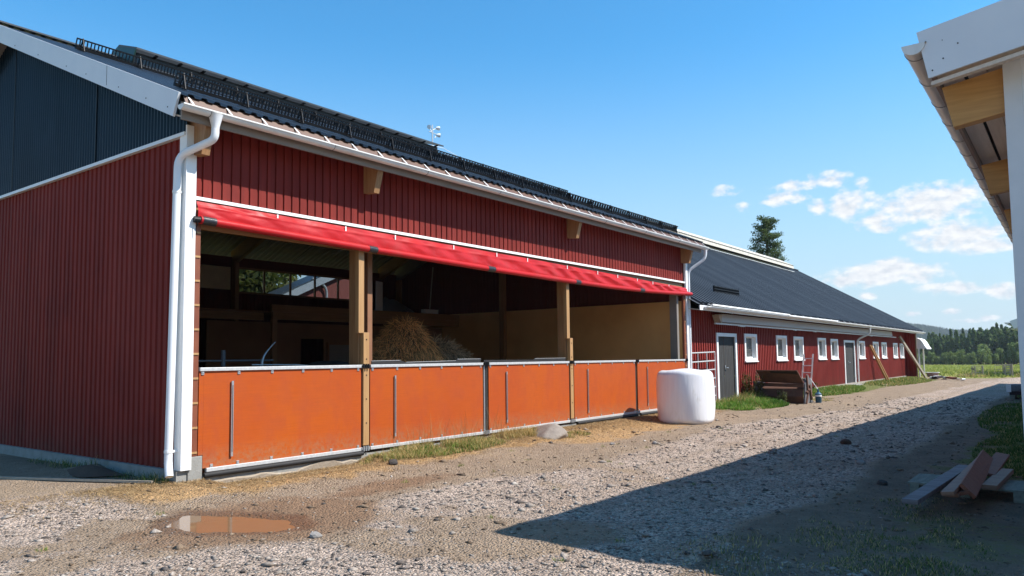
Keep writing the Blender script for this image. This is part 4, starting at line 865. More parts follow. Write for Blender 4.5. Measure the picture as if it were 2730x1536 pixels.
# ------------------------------------------------------------------ boulder and loose rocks
def rock_mesh(r, squash, seed, sub=3, cut=.74):
    import bmesh
    bm = bmesh.new(); bmesh.ops.create_icosphere(bm, subdivisions=sub, radius=1)
    g_ = np.random.default_rng(seed); off = g_.uniform(0, 50, 3); pl = g_.normal(0, 1, (9, 3)); pl /= np.linalg.norm(pl, axis=1)[:, None]
    for v in bm.verts:
        p = np.array(v.co)
        for n_ in pl:
            d = p @ n_ - cut
            if d > 0: p = p - n_ * d * .85
        k = 1 + .10 * (vn(np.array([p[0] * 2.1 + off[0]]), np.array([p[1] * 2.1 + p[2] * 1.7 + off[1]]))[0] - .5)
        v.co = Vector((p[0] * r * k, p[1] * r * k * .85, p[2] * r * k * squash))
    me = bpy.data.meshes.new('rock'); bm.to_mesh(me); bm.free(); return me
me = rock_mesh(.56, .52, 8, 4, .60); me.materials.append(granite)
for p in me.polygons: p.use_smooth = True
o = bpy.data.objects.new('boulder', me); COL.objects.link(o); o.location = (7.85, -.72, gz(7.85, -.72) + .03); o.rotation_euler = (0, .06, .5)
tag(o, 'pale grey boulder half sunk in the straw in front of the barn', 'boulder')
darkstone = M('dark_field_stone', (.085, .07, .06), (.05, .042, .038), 9, rough=.9, bump=.4)
pale = M('pale_field_stone', (.38, .35, .32), (.26, .24, .22), 9, rough=.9, bump=.4)
for i, (x, y, r_, mt_, lb) in enumerate([(3.02, -.92, .10, darkstone, 'dark brown stone at the left end of the green grass by the barn'), (8.05, -2.95, .07, pale, 'whitish stone on the brown dirt between boulder and gravel road'),
        (11.8, -2.75, .08, darkstone, 'dark stone on the road edge in front of the white bale'), (7.55, -2.3, .06, pale, 'small pale stone lying on brown dirt beyond the boulder'),
        (6.9, -6.95, .085, pale, 'light stone in the shade on the stony road edge'), (5.37, -7.55, .08, darkstone, 'dark stone in the shade left of the pallet'),
        (-.75, -3.75, .07, pale, 'pale angular stone on the near side of the puddle'), (10.0, -6.0, .12, M('red_brown_lump', (.12, .06, .035), (.08, .04, .025), 8, rough=.95, bump=.5), 'red brown clod lying in the shaded road')]):
    me = rock_mesh(r_, .65, 20 + i, 2); me.materials.append(mt_); o = bpy.data.objects.new('stone', me); COL.objects.link(o); o.location = (x, y, gz(x, y) + r_ * .2); o.rotation_euler = (0, 0, i)
    tag(o, lb, 'stone', 'loose stones around the yard')
# pole on the ground by the gable
tag(MB().bar((-1.55, 3.0, gz(-1.55, 3.0) + .03), (-.30, .16, gz(-.3, .16) + .03), .045, .03).build('ground_batten', palewood, loc=(-.9, 1.5, -.03)), 'thin wooden batten lying on the ground beside the shaded gable wall', 'batten')
tag(MB().grid([[(-.62 + .1 * i, 1.1 + .14 * j + .25 * (5 - i) * .3, .02 + .12 * math.sin(math.pi * i / 5) * math.sin(math.pi * j / 7)) for j in range(8)] for i in range(6)]).build('earth_ridge', M('damp_earth', (.15, .085, .055), (.10, .06, .04), 5, rough=.95, bump=.4), loc=(-.4, 1.7, .02), smooth=True), 'low ridge of reddish earth along the gable plinth', 'earth heap')
# ------------------------------------------------------------------ rusty bucket with open lid
bk = thing('digger_bucket', 'rusty brown machine bucket with a raised lid standing on grass by the long barn', 'machine bucket', (22.4, -1.0, -.1))
b = MB(); ys = (-.28, -1.74)
pf = [(22.75, .60), (22.30, .55), (22.10, .40), (22.02, .15), (22.12, -.10), (22.9, -.12)]
rows = [[(x, y, z) for x, z in pf] for y in np.linspace(ys[0], ys[1], 12)]
b.grid(rows); b.grid([[(x + .03, y, z + .01) for x, z in pf] for y in np.linspace(ys[0], ys[1], 12)])
b.build('bucket_shell', rust, bk, smooth=True)
l = MB(); l.prism([(22.12, -.32, .64), (22.12, -1.76, .60), (21.72, -1.66, 1.06), (21.72, -.20, 1.07)], (.03, 0, .015)); lo_ = l.build('lid', rust, bk, 'raised rusty lid plate')
MB().prism([(21.985, -.82, .795), (21.985, -1.68, .78), (21.742, -1.62, 1.035), (21.742, -.68, 1.045)], (-.006, 0, -.004)).build('lid_shadow_patch', lidshade, lo_)  # dark patch paints the shaded part of the rusty lid
MB().bar((21.715, -.2, 1.075), (21.715, -1.66, 1.065), .03, .03).build('lid_edge', M('worn_edge', (.3, .16, .10), (.2, .1, .06), 8, rough=.6), lo_)
MB().bar((22.10, -.32, .56), (22.10, -1.76, .53), .10, .12).build('cross_beam', rust, bk)
s = MB(); s.prism([(21.95, -.02, .66), (21.95, -.34, .62), (21.95, -.33, .42), (21.95, -.26, .10), (21.95, -.18, .0), (21.95, -.10, .08), (21.95, -.02, .36)], (.05, 0, 0)); s.prism([(21.9, -.01, .64), (22.3, -.01, .64), (22.3, -.33, .62), (21.9, -.33, .62)], (0, 0, .03)); s.build('side_blade', greysteel, bk, 'grey curved side blade')
s = MB(); s.prism([(22.0, -1.76, -.12), (22.9, -1.76, -.12), (22.9, -1.76, .62), (22.45, -1.76, .92), (22.1, -1.76, .60), (22.05, -1.76, .2)], (0, -.05, 0)); s.build('side_plate', greysteel, bk, 'grey right side plate')
s = MB(); s.bar((22.2, -1.84, .90), (22.3, -1.84, .25), .05, .09); s.bar((22.3, -1.84, .25), (22.05, -1.84, -.1), .05, .07); s.bar((22.55, -1.84, .55), (22.7, -1.84, .02), .05, .12); s.bar((22.1, -1.84, .30), (22.6, -1.84, .42), .05, .05); s.build('link_arm', rust, bk)
s = MB(); s.bar((22.05, -.12, .66), (21.8, -.18, 1.02), .03, .05); s.bar((22.3, -.1, .66), (22.2, -.1, .95), .03, .04); s.build('lid_strut', rust, bk)
MB().box(22.35, -1.70, .66, 22.85, -1.40, .78).build('concrete_lump', sandlime, bk)
lad = thing('ladder', 'short aluminium ladder leaning in the rusty bucket against the red wall', 'ladder', (22.9, -1.65, .5))
q = MB(); q.bar((22.95, -1.40, .35), (22.8, -1.60, 1.63), .03, .05); q.bar((22.95, -1.74, .33), (22.8, -1.92, 1.64), .03, .05); q.build('side_rail', alu, lad)
for k in range(5):
    t = .10 + k * .195; a = Vector((22.95, -1.40, .35)).lerp(Vector((22.8, -1.60, 1.63)), t); c_ = Vector((22.95, -1.74, .33)).lerp(Vector((22.8, -1.92, 1.64)), t); MB().bar(a, c_, .03, .03).build('rung', alu, lad)
cn = thing('blue_canister', 'small blue spray canister with a white band standing right of the rusty bucket', 'canister', (22.75, -2.06, -.1))
MB().lathe([(.095, 0), (.10, .02), (.105, .26), (.115, .28), (.115, .31), (.075, .35), (.035, .38), (.03, .44), (.012, .50)], (22.75, -2.06, gz(22.75, -2.06)), 18).build('tank', bluep, cn, smooth=True)
MB().lathe([(.108, .22), (.108, .275)], (22.74, -2.065, gz(22.75, -2.06)), 18).build('band', white, cn)
MB().tube([(22.75, -2.06, .34), (22.78, -2.0, .45), (22.7, -1.86, .70), (22.7, -1.82, .78)], .012, 6).build('hose', white, cn)
# ------------------------------------------------------------------ tubular gate
gt = thing('tubular_gate', 'pale galvanised tube gate leaning on the red wall between the barns', 'gate', (17.5, .05, 0))
q = MB()
for k in range(6):
    z = 1.72 - k * .285; q.tube([(16.48, .04, z - .02), (18.55, .04, z + .02)], .022, 8)
q.build('rail', steelw, gt)
for x in (16.48, 17.18, 17.88, 18.55): MB().tube([(x, .04, .18), (x, .04, 1.73)], .024 if x in (16.48, 18.55) else .018, 8).build('upright', steelw, gt)
# ------------------------------------------------------------------ leaning planks
tag(MB().bar((43.6, -.36, -.08), (41.9, .19, 2.14), .10, .05, up=(1, -.3, 0)).build('leaning_plank', batten, loc=(42.8, -.1, 0)), 'yellow plank leaning on the long barn, left one of the close pair', 'plank', 'planks leaning on the long barn')
tag(MB().bar((43.95, -.40, -.08), (42.30, .19, 2.12), .10, .05, up=(1, -.3, 0)).build('leaning_plank', batten, loc=(43.1, -.1, 0)), 'yellow plank leaning on the long barn, right one of the close pair', 'plank', 'planks leaning on the long barn')
tag(MB().bar((53.2, -.98, -.16), (50.85, .19, 2.78), .13, .13).build('leaning_post', palewood, loc=(52, -.4, 0)), 'thick pale post propped against the far end of the long barn', 'post', 'planks leaning on the long barn')
# loose lumber by the far end
LUM = [((50.3, -3.25), (52.9, -2.7), .22, .06, palewood, 'pale board lying flat nearest to the road in the scattered lumber'), ((50.9, -2.9), (52.2, -2.35), .30, .12, plankred, 'short reddish board lying in the scattered lumber'),
       ((52.0, -2.2), (54.8, -1.9), .25, .10, palletw, 'grey board in the middle of the scattered lumber'), ((52.6, -1.5), (55.2, -1.6), .3, .14, plum, 'dark board below the white porch hood in the lumber'),
       ((53.6, -1.25), (56.6, -1.2), .35, .10, white, 'white board lying by the pink tub'), ((49.2, -3.6), (50.5, -3.45), .18, .05, white, 'short white board at the road end of the scattered lumber')]
for a, b_, w_, h_, mt_, lb in LUM:
    za, zb_ = gz(*a) + .06 + h_ / 2, gz(*b_) + .08 + h_ / 2
    tag(MB().bar((*a, za), (*b_, zb_), w_, h_).build('board', mt_, loc=(a[0], a[1], za)), lb, 'board', 'scattered lumber at the far barn end')
tb = thing('tub', 'faded pink tub with a pale rim standing below the white porch hood', 'tub', (57.2, -.75, -.2))
MB().lathe([(.30, 0), (.42, .42)], (57.2, -.75, -.2), 14).build('tub_body', pinkish, tb, smooth=True); MB().lathe([(.46, .42), (.47, .46), (.40, .46), (.38, .40)], (57.2, -.75, -.2), 14).build('tub_rim', white, tb)
# ------------------------------------------------------------------ pallet and sawn planks in the shade
pl = thing('pallet', 'weathered grey pallet under the loose planks in the shade', 'pallet', (5.3, -8.5, -.1))
for k in range(7): MB().box(4.90 + k * .118, -9.13, .018, 4.90 + k * .118 + .085, -7.93, .040).build('deck_slat', palletw, pl)
for y in (-8.0, -8.53, -9.06):
    MB().box(4.90, y - .05, .0, 5.69, y + .05, .017).build('stringer', palletw, pl)
    for x in (4.95, 5.30, 5.62): MB().box(x - .05, y - .05, -.085, x + .07, y + .05, -.001).build('block', palletw, pl)
    MB().box(4.90, y - .05, -.11, 5.69, y + .05, -.086).build('skid', palletw, pl)
PK = [((3.42, -8.20, .055), (6.15, -8.40, .105), .155, .05, (0, 0, 1), planktop, 'bluish grey sawn plank, longest one on the pallet, sticking out to the left'),
      ((3.72, -8.51, .125), (6.72, -8.57, .19), .125, .04, (0, .12, 1), plankpink, 'pale pink sawn plank lying on top of the pile, second from the left'),
      ((3.95, -8.505, .075), (5.6, -8.59, .085), .16, .04, (0, 0, 1), plankpink, 'pale sawn plank tucked under the top plank, with a slanted end'),
      ((4.02, -8.66, .120), (6.75, -8.61, .20), .19, .042, (0, -1, 1.0), plankred, 'red brown sawn plank tilted on its edge in the middle of the pile'),
      ((4.0, -8.60, .09), (6.1, -8.60, .13), .16, .04, (0, .3, 1), plankred, 'darker red plank tilted behind the one standing on edge'),
      ((4.72, -8.80, .075), (6.25, -8.86, .08), .15, .055, (0, 0, 1), plankpink, 'thick short pale plank on the right of the pile'),
      ((5.6, -8.70, .10), (7.35, -8.735, .16), .17, .04, (0, -.15, 1), plankred, 'short reddish plank poking out behind the pile')]
for a, b_, w_, h_, up, mt_, lb in PK:
    tag(MB().bar(a, b_, w_, h_, up=up).build('sawn_plank', mt_, loc=a, bevel=.004), lb, 'plank', 'loose planks on the pallet')
# stack in the far right
ss = thing('loaded_pallet', 'pallet loaded with grey rubble beside the white building far down the yard', 'pallet', (28.4, -7.8, -.1))
MB().box(28.0, -8.8, .18, 29.1, -7.36, .42).build('rubble_block', stonebag, ss, bevel=.03); MB().box(27.97, -7.48, .16, 28.05, -7.33, .43).build('white_corner', white, ss)
MB().box(28.02, -8.8, .05, 29.1, -7.42, .179).build('plum_sheet', plum, ss)
for y in (-7.5, -8.0, -8.6): MB().box(28.0, y - .08, -.12, 29.1, y + .08, .05).build('pallet_runner', palletw, ss)
bn = thing('trestle', 'low dark trestle bar behind the loaded pallet', 'trestle', (31.5, -8, 0))
MB().bar((31.2, -7.62, .66), (31.4, -9.2, .66), .10, .09).build('bar', greysteel, bn); 
for y in (-7.75, -8.9): MB().tube([(31.25, y, -.15), (31.25, y, .62)], .012, 6).build('leg', greysteel, bn)
# ------------------------------------------------------------------ corral fence in the field
cf = thing('corral_fence', 'weathered wooden corral fence with wire at the edge of the green field', 'fence', (68, -3.3, -.2))
GZ = gz(68, -3)
for y, h_, r_ in ((-2.1, .85, .025), (-2.35, .86, .06), (-2.85, .92, .07), (-3.72, .78, .02), (-4.3, .90, .03), (-4.42, .95, .07), (-4.78, 1.0, .06), (-4.92, 1.02, .05), (-6.4, .9, .04)):
    MB().tube([(68, y, GZ - .1), (68 + .05 * math.sin(y * 9), y + .03 * math.sin(y * 7), GZ + h_)], r_, 7).build('post', palewood, cf)
q = MB()
for z in (.15, .34, .52, .7, .86): q.tube([(68, -2.1, GZ + z), (68, -2.9, GZ + z + .02)], .025, 5); q.tube([(68, -4.3, GZ + z), (68, -4.95, GZ + z + .05)], .045, 5)
for z in (.3, .6): q.tube([(68, -2.9, GZ + z), (68, -4.3, GZ + z + .02)], .008, 5)
q.tube([(68, -3.9, GZ + .55), (68, -4.45, GZ + .68)], .02, 5); q.tube([(68, -3.7, GZ + .9), (68, -4.9, GZ + 1.0)], .028, 5); q.tube([(68, -4.9, GZ + .8), (68, -6.4, GZ + .75)], .008, 5)
q.build('rail', palewood, cf)
fb_ = thing('feed_ball', 'small black marker on a thin stake in the green field', 'marker', (70, -1.95, -.3))
MB().tube([(70, -1.95, -.5), (70, -1.95, .15)], .012, 5).build('stake', greysteel, fb_); MB().lathe([(.02, -.14), (.09, -.08), (.10, .04), (.07, .12), (.02, .14)], (70, -1.95, .28), 10).build('marker_head', rubber, fb_, smooth=True)
# ------------------------------------------------------------------ plants: leaf clouds
def leaf_cloud(P, size, col0, col1, nrm_jit=1.0, elong=1.6, shade=None):
    """P (n,3) leaf centres -> quads with random orientation, per-leaf colour"""
    n = len(P); d = rng.normal(0, 1, (n, 3)); d /= np.linalg.norm(d, axis=1)[:, None]
    e = np.cross(d, rng.normal(0, 1, (n, 3))); e /= np.linalg.norm(e, axis=1)[:, None]
    s = size * rng.uniform(.6, 1.3, (n, 1)); a = d * s * elong * .5; b = e * s * .5
    V = np.concatenate([P - a, P + b * .8 - a * .1, P + a, P - b * .8 - a * .1]); q = np.arange(n)
    F = np.stack([q, q + n, q + 2 * n, q + 3 * n], -1); t = rng.random((n, 1))
    c = np.array(col0) * (1 - t) + np.array(col1) * t
    return V, F, np.tile(c, (4, 1))
def join(parts):
    V, F, Cc, o = [], [], [], 0
    for v, f, c in parts: V.append(v); F.append(f + o); Cc.append(c); o += len(v)
    return np.concatenate(V), np.concatenate(F), np.concatenate(Cc)
def lumpy(n, centre, rad, lumps, seed, fill=.55):
    g_ = np.random.default_rng(seed); out = []
    for k in range(lumps):
        d = g_.normal(0, 1, 3); d /= np.linalg.norm(d); d[2] *= .9
        c_ = np.array(centre) + d * np.array(rad) * g_.uniform(.35, .8); r_ = np.array(rad) * g_.uniform(.28, .48)
        m_ = n // lumps; p = g_.normal(0, 1, (m_, 3)); p /= np.linalg.norm(p, axis=1)[:, None]; p *= g_.uniform(fill, 1, (m_, 1)); out.append(c_ + p * r_)
    return np.concatenate(out)
def conifer(name, H, Rr, seed, n=1500, spruce=True, c0=(.10, .19, .07), c1=(.23, .33, .11)):
    g_ = np.random.default_rng(seed); pts = []
    lv = 15
    for k in range(lv):
        t = k / (lv - 1); z = H * (.10 + .88 * t) if spruce else H * (.35 + .63 * t)
        rr = Rr * ((1 - t) ** .85 + .05) if spruce else Rr * (math.sin(math.pi * (t * .75 + .22)) ** .7)
        nb_ = 7 if t < .8 else 4; a0 = g_.uniform(0, 6.3)
        for b_ in range(nb_):
            a = a0 + b_ * 6.283 / nb_ + g_.normal(0, .25); L_ = rr * g_.uniform(.7, 1.15); m_ = max(3, int(n / lv / nb_))
            s = g_.uniform(.15, 1, m_) ** .7; dr = -.28 * s * L_ if spruce else .05 * s
            sp = .10 * L_ + .05
            pts.append(np.stack([math.cos(a) * s * L_ + g_.normal(0, sp, m_), math.sin(a) * s * L_ + g_.normal(0, sp, m_), z + dr + g_.normal(0, H / lv * .30, m_)], -1))
    P = np.concatenate(pts); root = thing(name, '', 'tree', (0, 0, 0))
    V, F, c_ = leaf_cloud(P, H * .048, c0, c1, elong=1.5)
    arr_mesh('crown', V, F, leaf, c_, root)
    MB().tube([(0, 0, -.8), (0, 0, H * .5), (0, 0, H * .97)], [H * .018, H * .012, H * .003], 6).build('trunk', bark, root)
    return root
def broadleaf(name, H, Rr, seed, n=1300, c0=(.18, .28, .08), c1=(.34, .43, .13), size=.06):
    root = thing(name, '', 'tree', (0, 0, 0))
    P = lumpy(n, (0, 0, H * .55), (Rr, Rr, H * .50), 16, seed)
    V, F, c_ = leaf_cloud(P, H * size, c0, c1, elong=1.3)
    arr_mesh('crown', V, F, leaf, c_, root)
    q = MB(); q.tube([(0, 0, -.6), (0, 0, H * .35), (Rr * .1, 0, H * .7)], [H * .025, H * .018, H * .006], 6); q.tube([(0, 0, H * .3), (Rr * .5, Rr * .2, H * .6)], [H * .012, H * .004], 5); q.tube([(0, 0, H * .3), (-Rr * .5, -Rr * .2, H * .65)], [H * .012, H * .004], 5)
    q.build('trunk', bark, root); return root
protoA = [conifer('spruce_tree', 11.5, 1.55, 11), conifer('spruce_tree', 10.5, 1.75, 12), conifer('pine_tree', 11, 1.6, 13, spruce=False, c0=(.11, .195, .075), c1=(.24, .335, .115)), conifer('pine_tree', 10, 1.8, 14, spruce=False, c0=(.12, .205, .075), c1=(.26, .345, .115))]
protoB = [broadleaf('birch_tree', 5.0, 1.7, 21), broadleaf('willow_tree', 4.6, 2.1, 22, c0=(.19, .29, .085), c1=(.36, .45, .14)), broadleaf('birch_tree', 7.0, 2.4, 23)]
used = set()
def plant(proto, x, y, s, rz_, label, group):
    z = gz(x, y)
    if proto.name not in used: used.add(proto.name); t = proto; t.location = (x, y, z); t.rotation_euler = (0, 0, rz_); t.scale = (s, s, s)
    else: t = copy_tree(proto, (x, y, z), None, rz_, (s, s, s))
    tag(t, label, 'tree', group); return t
g2 = np.random.default_rng(99)
for row, x0 in enumerate((297, 304, 311, 319, 328)):
    y = -4 + row * 1.1
    while y < 46:
        k = int(g2.integers(0, 4)); tall = np.interp(y, [-4, 8, 20, 32, 46], [1.08, 1.06, .98, .84, .80]) * (1 + .05 * row) * g2.uniform(.84, 1.12)
        plant(protoA[k], x0 + g2.uniform(-2, 2), y, tall, g2.uniform(0, 6), 'dark green spruce in the forest edge beyond the field' if k < 2 else 'dull green pine in the forest edge beyond the field', 'conifers at the forest edge')
        y += g2.uniform(1.5, 2.3)
y = -2
while y < 45:
    k = int(g2.integers(0, 2)); sc = g2.uniform(.78, 1.08)
    plant(protoB[k], 286 + g2.uniform(-4, 4), y, sc * g2.uniform(.8, 1.1), g2.uniform(0, 6), 'light green birch at the foot of the forest edge' if k == 0 else 'bright green bushy willow at the foot of the forest edge', 'broadleaf trees at the foot of the forest')
    y += g2.uniform(1.3, 2.4)
for y, sc in ((9.5, 1.05), (12.5, .8), (6.5, 1.1), (17.0, 1.0)):
    plant(protoB[2], 289, y, sc, y, 'tall bright broadleaf tree among the dark conifers', 'tall broadleaf trees in the forest edge')
# big pine behind the long barn
def big_pine():
    root = thing('pine_tree', 'single tall pine standing behind the ridge of the long barn', 'tree', (74.6, 16.7, 0)); g_ = np.random.default_rng(3)
    tips = []; q = MB(); tr_ = [(74.6, 16.7, -1), (74.6, 16.75, 6), (74.55, 16.7, 11), (74.6, 16.68, 16.2)]
    q.tube(tr_, [.30, .24, .16, .04], 10)
    levels = np.concatenate([np.linspace(8.5, 15.9, 26)])
    P = []; PC = []
    for z in levels:
        t = (z - 8.5) / 7.9; rr = np.interp(z, [8.5, 11.2, 12.2, 13.2, 14.5, 15.6, 16.4], [2.0, 1.95, 1.75, 1.45, 1.2, .95, .4])
        for b_ in range(4):
            a = g_.uniform(0, 6.283); L_ = rr * g_.uniform(.55, 1.08); e = np.array([74.6 + math.cos(a) * L_, 16.7 + math.sin(a) * L_, z + .18 * L_ + g_.uniform(-.1, .2)])
            q.tube([(74.6, 16.7, z - .1), tuple((np.array([74.6, 16.7, z]) + e) / 2 - np.array([0, 0, .08])), tuple(e)], [.06, .04, .012], 5)
            for c_ in range(4):
                cc = np.array([74.6, 16.7, z]) * (1 - (.5 + c_ * .17)) + e * (.5 + c_ * .17) + g_.normal(0, .10, 3); m_ = 46
                p = g_.normal(0, 1, (m_, 3)) * np.array([.20, .20, .12]) + cc; P.append(p)
    V, F, c_ = leaf_cloud(np.concatenate(P)[rng.random(len(np.concatenate(P))) < .55], .115, (.05, .105, .035), (.17, .23, .07), elong=2.2)
    arr_mesh('crown', V, F, leaf, c_, root, (74.6, 16.7, 0)); q.build('trunk', bark, root, smooth=True)
big_pine()
# trees and outbuilding seen through the back windows
for i, (x, y, H_, Rr) in enumerate(((20.6, 30, 10.5, 3.4), (27.0, 38, 12.5, 4.2))):
    t = broadleaf('oak_tree', H_, Rr, 60 + i, 4200, (.05, .08, .015), (.16, .17, .04), .034); t.location = (x, y, 0)
    tag(t, ('green tree seen through the leftmost back window of the barn', 'leafy tree rising behind the red outbuilding seen through the barn windows')[i], 'tree', 'trees behind the barn')
ob = thing('outbuilding', 'red outbuilding with a pale verge seen through the barn back windows', 'building', (24, 24, 0))
w = MB(); w.poly([(19.4, 24, 0), (31, 24, 0), (31, 24, 5.2), (25.2, 24, 7.7), (19.4, 24, 5.2)]); w.box(19.4, 24.01, 0, 31, 25.2, 5.1); w.build('wall', redin, ob)
v = MB(); v.prism([(18.7, 23.7, 5.0), (25.2, 23.7, 7.85), (25.2, 23.7, 7.45), (18.9, 23.7, 4.68)], (0, .06, 0)); v.prism([(31.7, 23.7, 5.0), (25.2, 23.7, 7.85), (25.2, 23.7, 7.45), (31.5, 23.7, 4.68)], (0, .06, 0)); v.build('verge_board', M('shaded_white_verge', (.30, .34, .38), (.26, .30, .34), 3, rough=.5), ob)  # blue-grey puts shade into the white verge's colour
w = MB(); w.prism([(18.7, 23.72, 5.02), (25.2, 23.72, 7.87), (31.7, 23.72, 5.02), (31.7, 23.72, 5.1), (25.2, 23.72, 7.95), (18.7, 23.72, 5.1)], (0, 1.6, 0)); w.build('roof', dark, ob)
MB().tube(pipe_round([(20.8, 23.75, 6.1), (21.9, 23.85, 5.7), (21.9, 23.9, 0)], .4), .07, 8).build('downpipe', M('shaded_white_pipe', (.34, .38, .42), (.30, .34, .38), 3, rough=.5), ob)  # white pipe given the same shaded blue-grey
# ------------------------------------------------------------------ hills
def hills():
    ys = np.arange(-700, 900, 6.); xs = np.concatenate([np.arange(700, 1400, 30), np.arange(1400, 1720, 8), np.arange(1720, 2600, 40)])
    XX, YY = np.meshgrid(xs, ys); top = np.interp(YY, [-700, -200, 0, 70, 128, 167, 212, 239, 300, 420, 900], [6, 20, 27, 29, 31.5, 34, 43, 47, 51, 38, 10])
    pr_ = np.clip((XX - 760) / 740, 0, 1); prof = pr_ * pr_ * (3 - 2 * pr_); Zz = -6 + (top + 6) * prof - np.clip(XX - 1500, 0, 900) * .01
    Zz = Zz + 3.0 * fbm(XX, YY, .008, 3) * prof
    ii = np.arange(XX.size).reshape(XX.shape); FF = np.stack([ii[:-1, :-1], ii[:-1, 1:], ii[1:, 1:], ii[1:, :-1]], -1).reshape(-1, 4)
    hm_ = M('far_forest_floor', (.035, .085, .055), (.05, .105, .065), .03, rough=.9)
    struct(arr_mesh('hill', np.stack([XX.ravel(), YY.ravel(), Zz.ravel()], -1), FF, hm_, smooth=True))
    n = 14000; x = rng.uniform(900, 1520, n); y = rng.uniform(20, 330, n)
    t = np.interp(y, [-700, -200, 0, 70, 128, 167, 212, 239, 300, 420, 900], [6, 20, 27, 29, 31.5, 34, 43, 47, 51, 38, 10]); p = np.clip((x - 760) / 740, 0, 1); z = -6 + (t + 6) * p * p * (3 - 2 * p) + 3.0 * fbm(x, y, .008, 3) * p * p * (3 - 2 * p)
    h_ = rng.uniform(5, 10, n); r_ = h_ * .26; a = rng.uniform(0, 6.28, n); V = []
    for k in range(4): V.append(np.stack([x + r_ * np.cos(a + k * 1.571), y + r_ * np.sin(a + k * 1.571), z - 1], -1))
    V.append(np.stack([x, y, z + h_], -1)); V = np.concatenate(V); q = np.arange(n)
    F = np.concatenate([np.stack([q + k * n, q + ((k + 1) % 4) * n, q + 4 * n], -1) for k in range(4)])
    tcol = rng.uniform(.7, 1.2, (n, 1)) * np.array([[.035, .085, .055]])
    o = arr_mesh('distant_forest', V, F, leaf, np.tile(tcol, (5, 1))); o['kind'] = 'stuff'
hills()
# ------------------------------------------------------------------ ground scatter: crushed stone, straw, grass
CAM = np.array([-5.535, -9.756])
def scatter(n, rmin, rmax, amin, amax, power=1.0):
    u = rng.random(n); r = rmin * (rmax / rmin) ** u if power == 1 else np.sqrt(rmin ** 2 + u * (rmax ** 2 - rmin ** 2))
    a = np.radians(rng.uniform(amin, amax, n)); return CAM[0] + r * np.cos(a), CAM[1] + r * np.sin(a), r
def stones():
    n = 170000; x, y, r = scatter(n, 3.0, 34, -8, 78)
    zz = zones(x, y); dens = np.clip(zz['gravel'] * .9 + .16 + .10 * zz['dark'], 0, 1) * (1 - .8 * zz['grass']) * (1 - .9 * zz['field'])
    k = (rng.random(n) < dens) & (y < -.08) & (pud_d(x, y) > .05); x, y, r = x[k], y[k], r[k]; n = len(x)
    s = .0037 * np.exp(rng.normal(0, .68, n)) * (1 + r * .10); s = np.clip(s, .004, .06)
    base = np.array([[1, 0, 0], [-1, 0, 0], [0, 1, 0], [0, -1, 0], [0, 0, 1], [0, 0, -1.]]) ; fo = np.array([[0, 2, 4], [2, 1, 4], [1, 3, 4], [3, 0, 4], [2, 0, 5], [1, 2, 5], [3, 1, 5], [0, 3, 5]])
    V = base[None] + rng.normal(0, .30, (n, 6, 3)); V[:, :, 2] *= .62; V *= s[:, None, None] * np.stack([rng.uniform(.8, 1.5, n), rng.uniform(.8, 1.3, n), rng.uniform(.6, 1.0, n)], -1)[:, None, :]
    a = rng.uniform(0, 6.28, n); ca, sa = np.cos(a)[:, None], np.sin(a)[:, None]; vx = V[:, :, 0] * ca - V[:, :, 1] * sa; vy = V[:, :, 0] * sa + V[:, :, 1] * ca
    V[:, :, 0] = vx + x[:, None]; V[:, :, 1] = vy + y[:, None]; V[:, :, 2] += (height(x, y) + s * .15)[:, None]
    F = (fo[None] + (np.arange(n) * 6)[:, None, None]).reshape(-1, 3)
    t = rng.random((n, 1)); c = np.where(t < .22, np.array([[.22, .18, .155]]), np.where(t < .93, np.array([[.56, .47, .395]]), np.array([[.72, .64, .56]]))) * rng.uniform(.7, 1.2, (n, 1))
    dz_ = (zones(x, y)['gravel'] < .35)[:, None] & (rng.random((n, 1)) < .7); c = np.where(dz_, np.array([[.34, .24, .16]]) * rng.uniform(.5, 1.3, (n, 1)), c)
    o = arr_mesh('gravel', V.reshape(-1, 3), F, gravelm, np.repeat(c, 6, 0)); o['kind'] = 'stuff'
stones()
def blades(name, x, y, h, w_, col, mat, lean=.8, z=None):
    n = len(x); z = height(x, y) - .01 if z is None else z
    a = rng.uniform(0, 6.28, n); d = np.stack([np.cos(a), np.sin(a), np.zeros(n)], -1); b = rng.uniform(0, 6.28, n); l = np.stack([np.cos(b), np.sin(b), np.zeros(n)], -1) * (h * lean * rng.uniform(.2, 1, n))[:, None]
    p = np.stack([x, y, z], -1); hw = d * (w_ / 2)[:, None]; up = np.stack([np.zeros(n), np.zeros(n), h], -1)
    V = np.concatenate([p - hw, p + hw, p + hw * .8 + up * .55 + l * .3, p - hw * .8 + up * .55 + l * .3, p + up + l, p + up + l]); q = np.arange(n)
    F = np.concatenate([np.stack([q, q + n, q + 2 * n, q + 3 * n], -1), np.stack([q + 3 * n, q + 2 * n, q + 4 * n, q + 5 * n], -1)])
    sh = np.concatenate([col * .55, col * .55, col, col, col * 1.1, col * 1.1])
    o = arr_mesh(name, V, F, mat, sh); o['kind'] = 'stuff'; return o
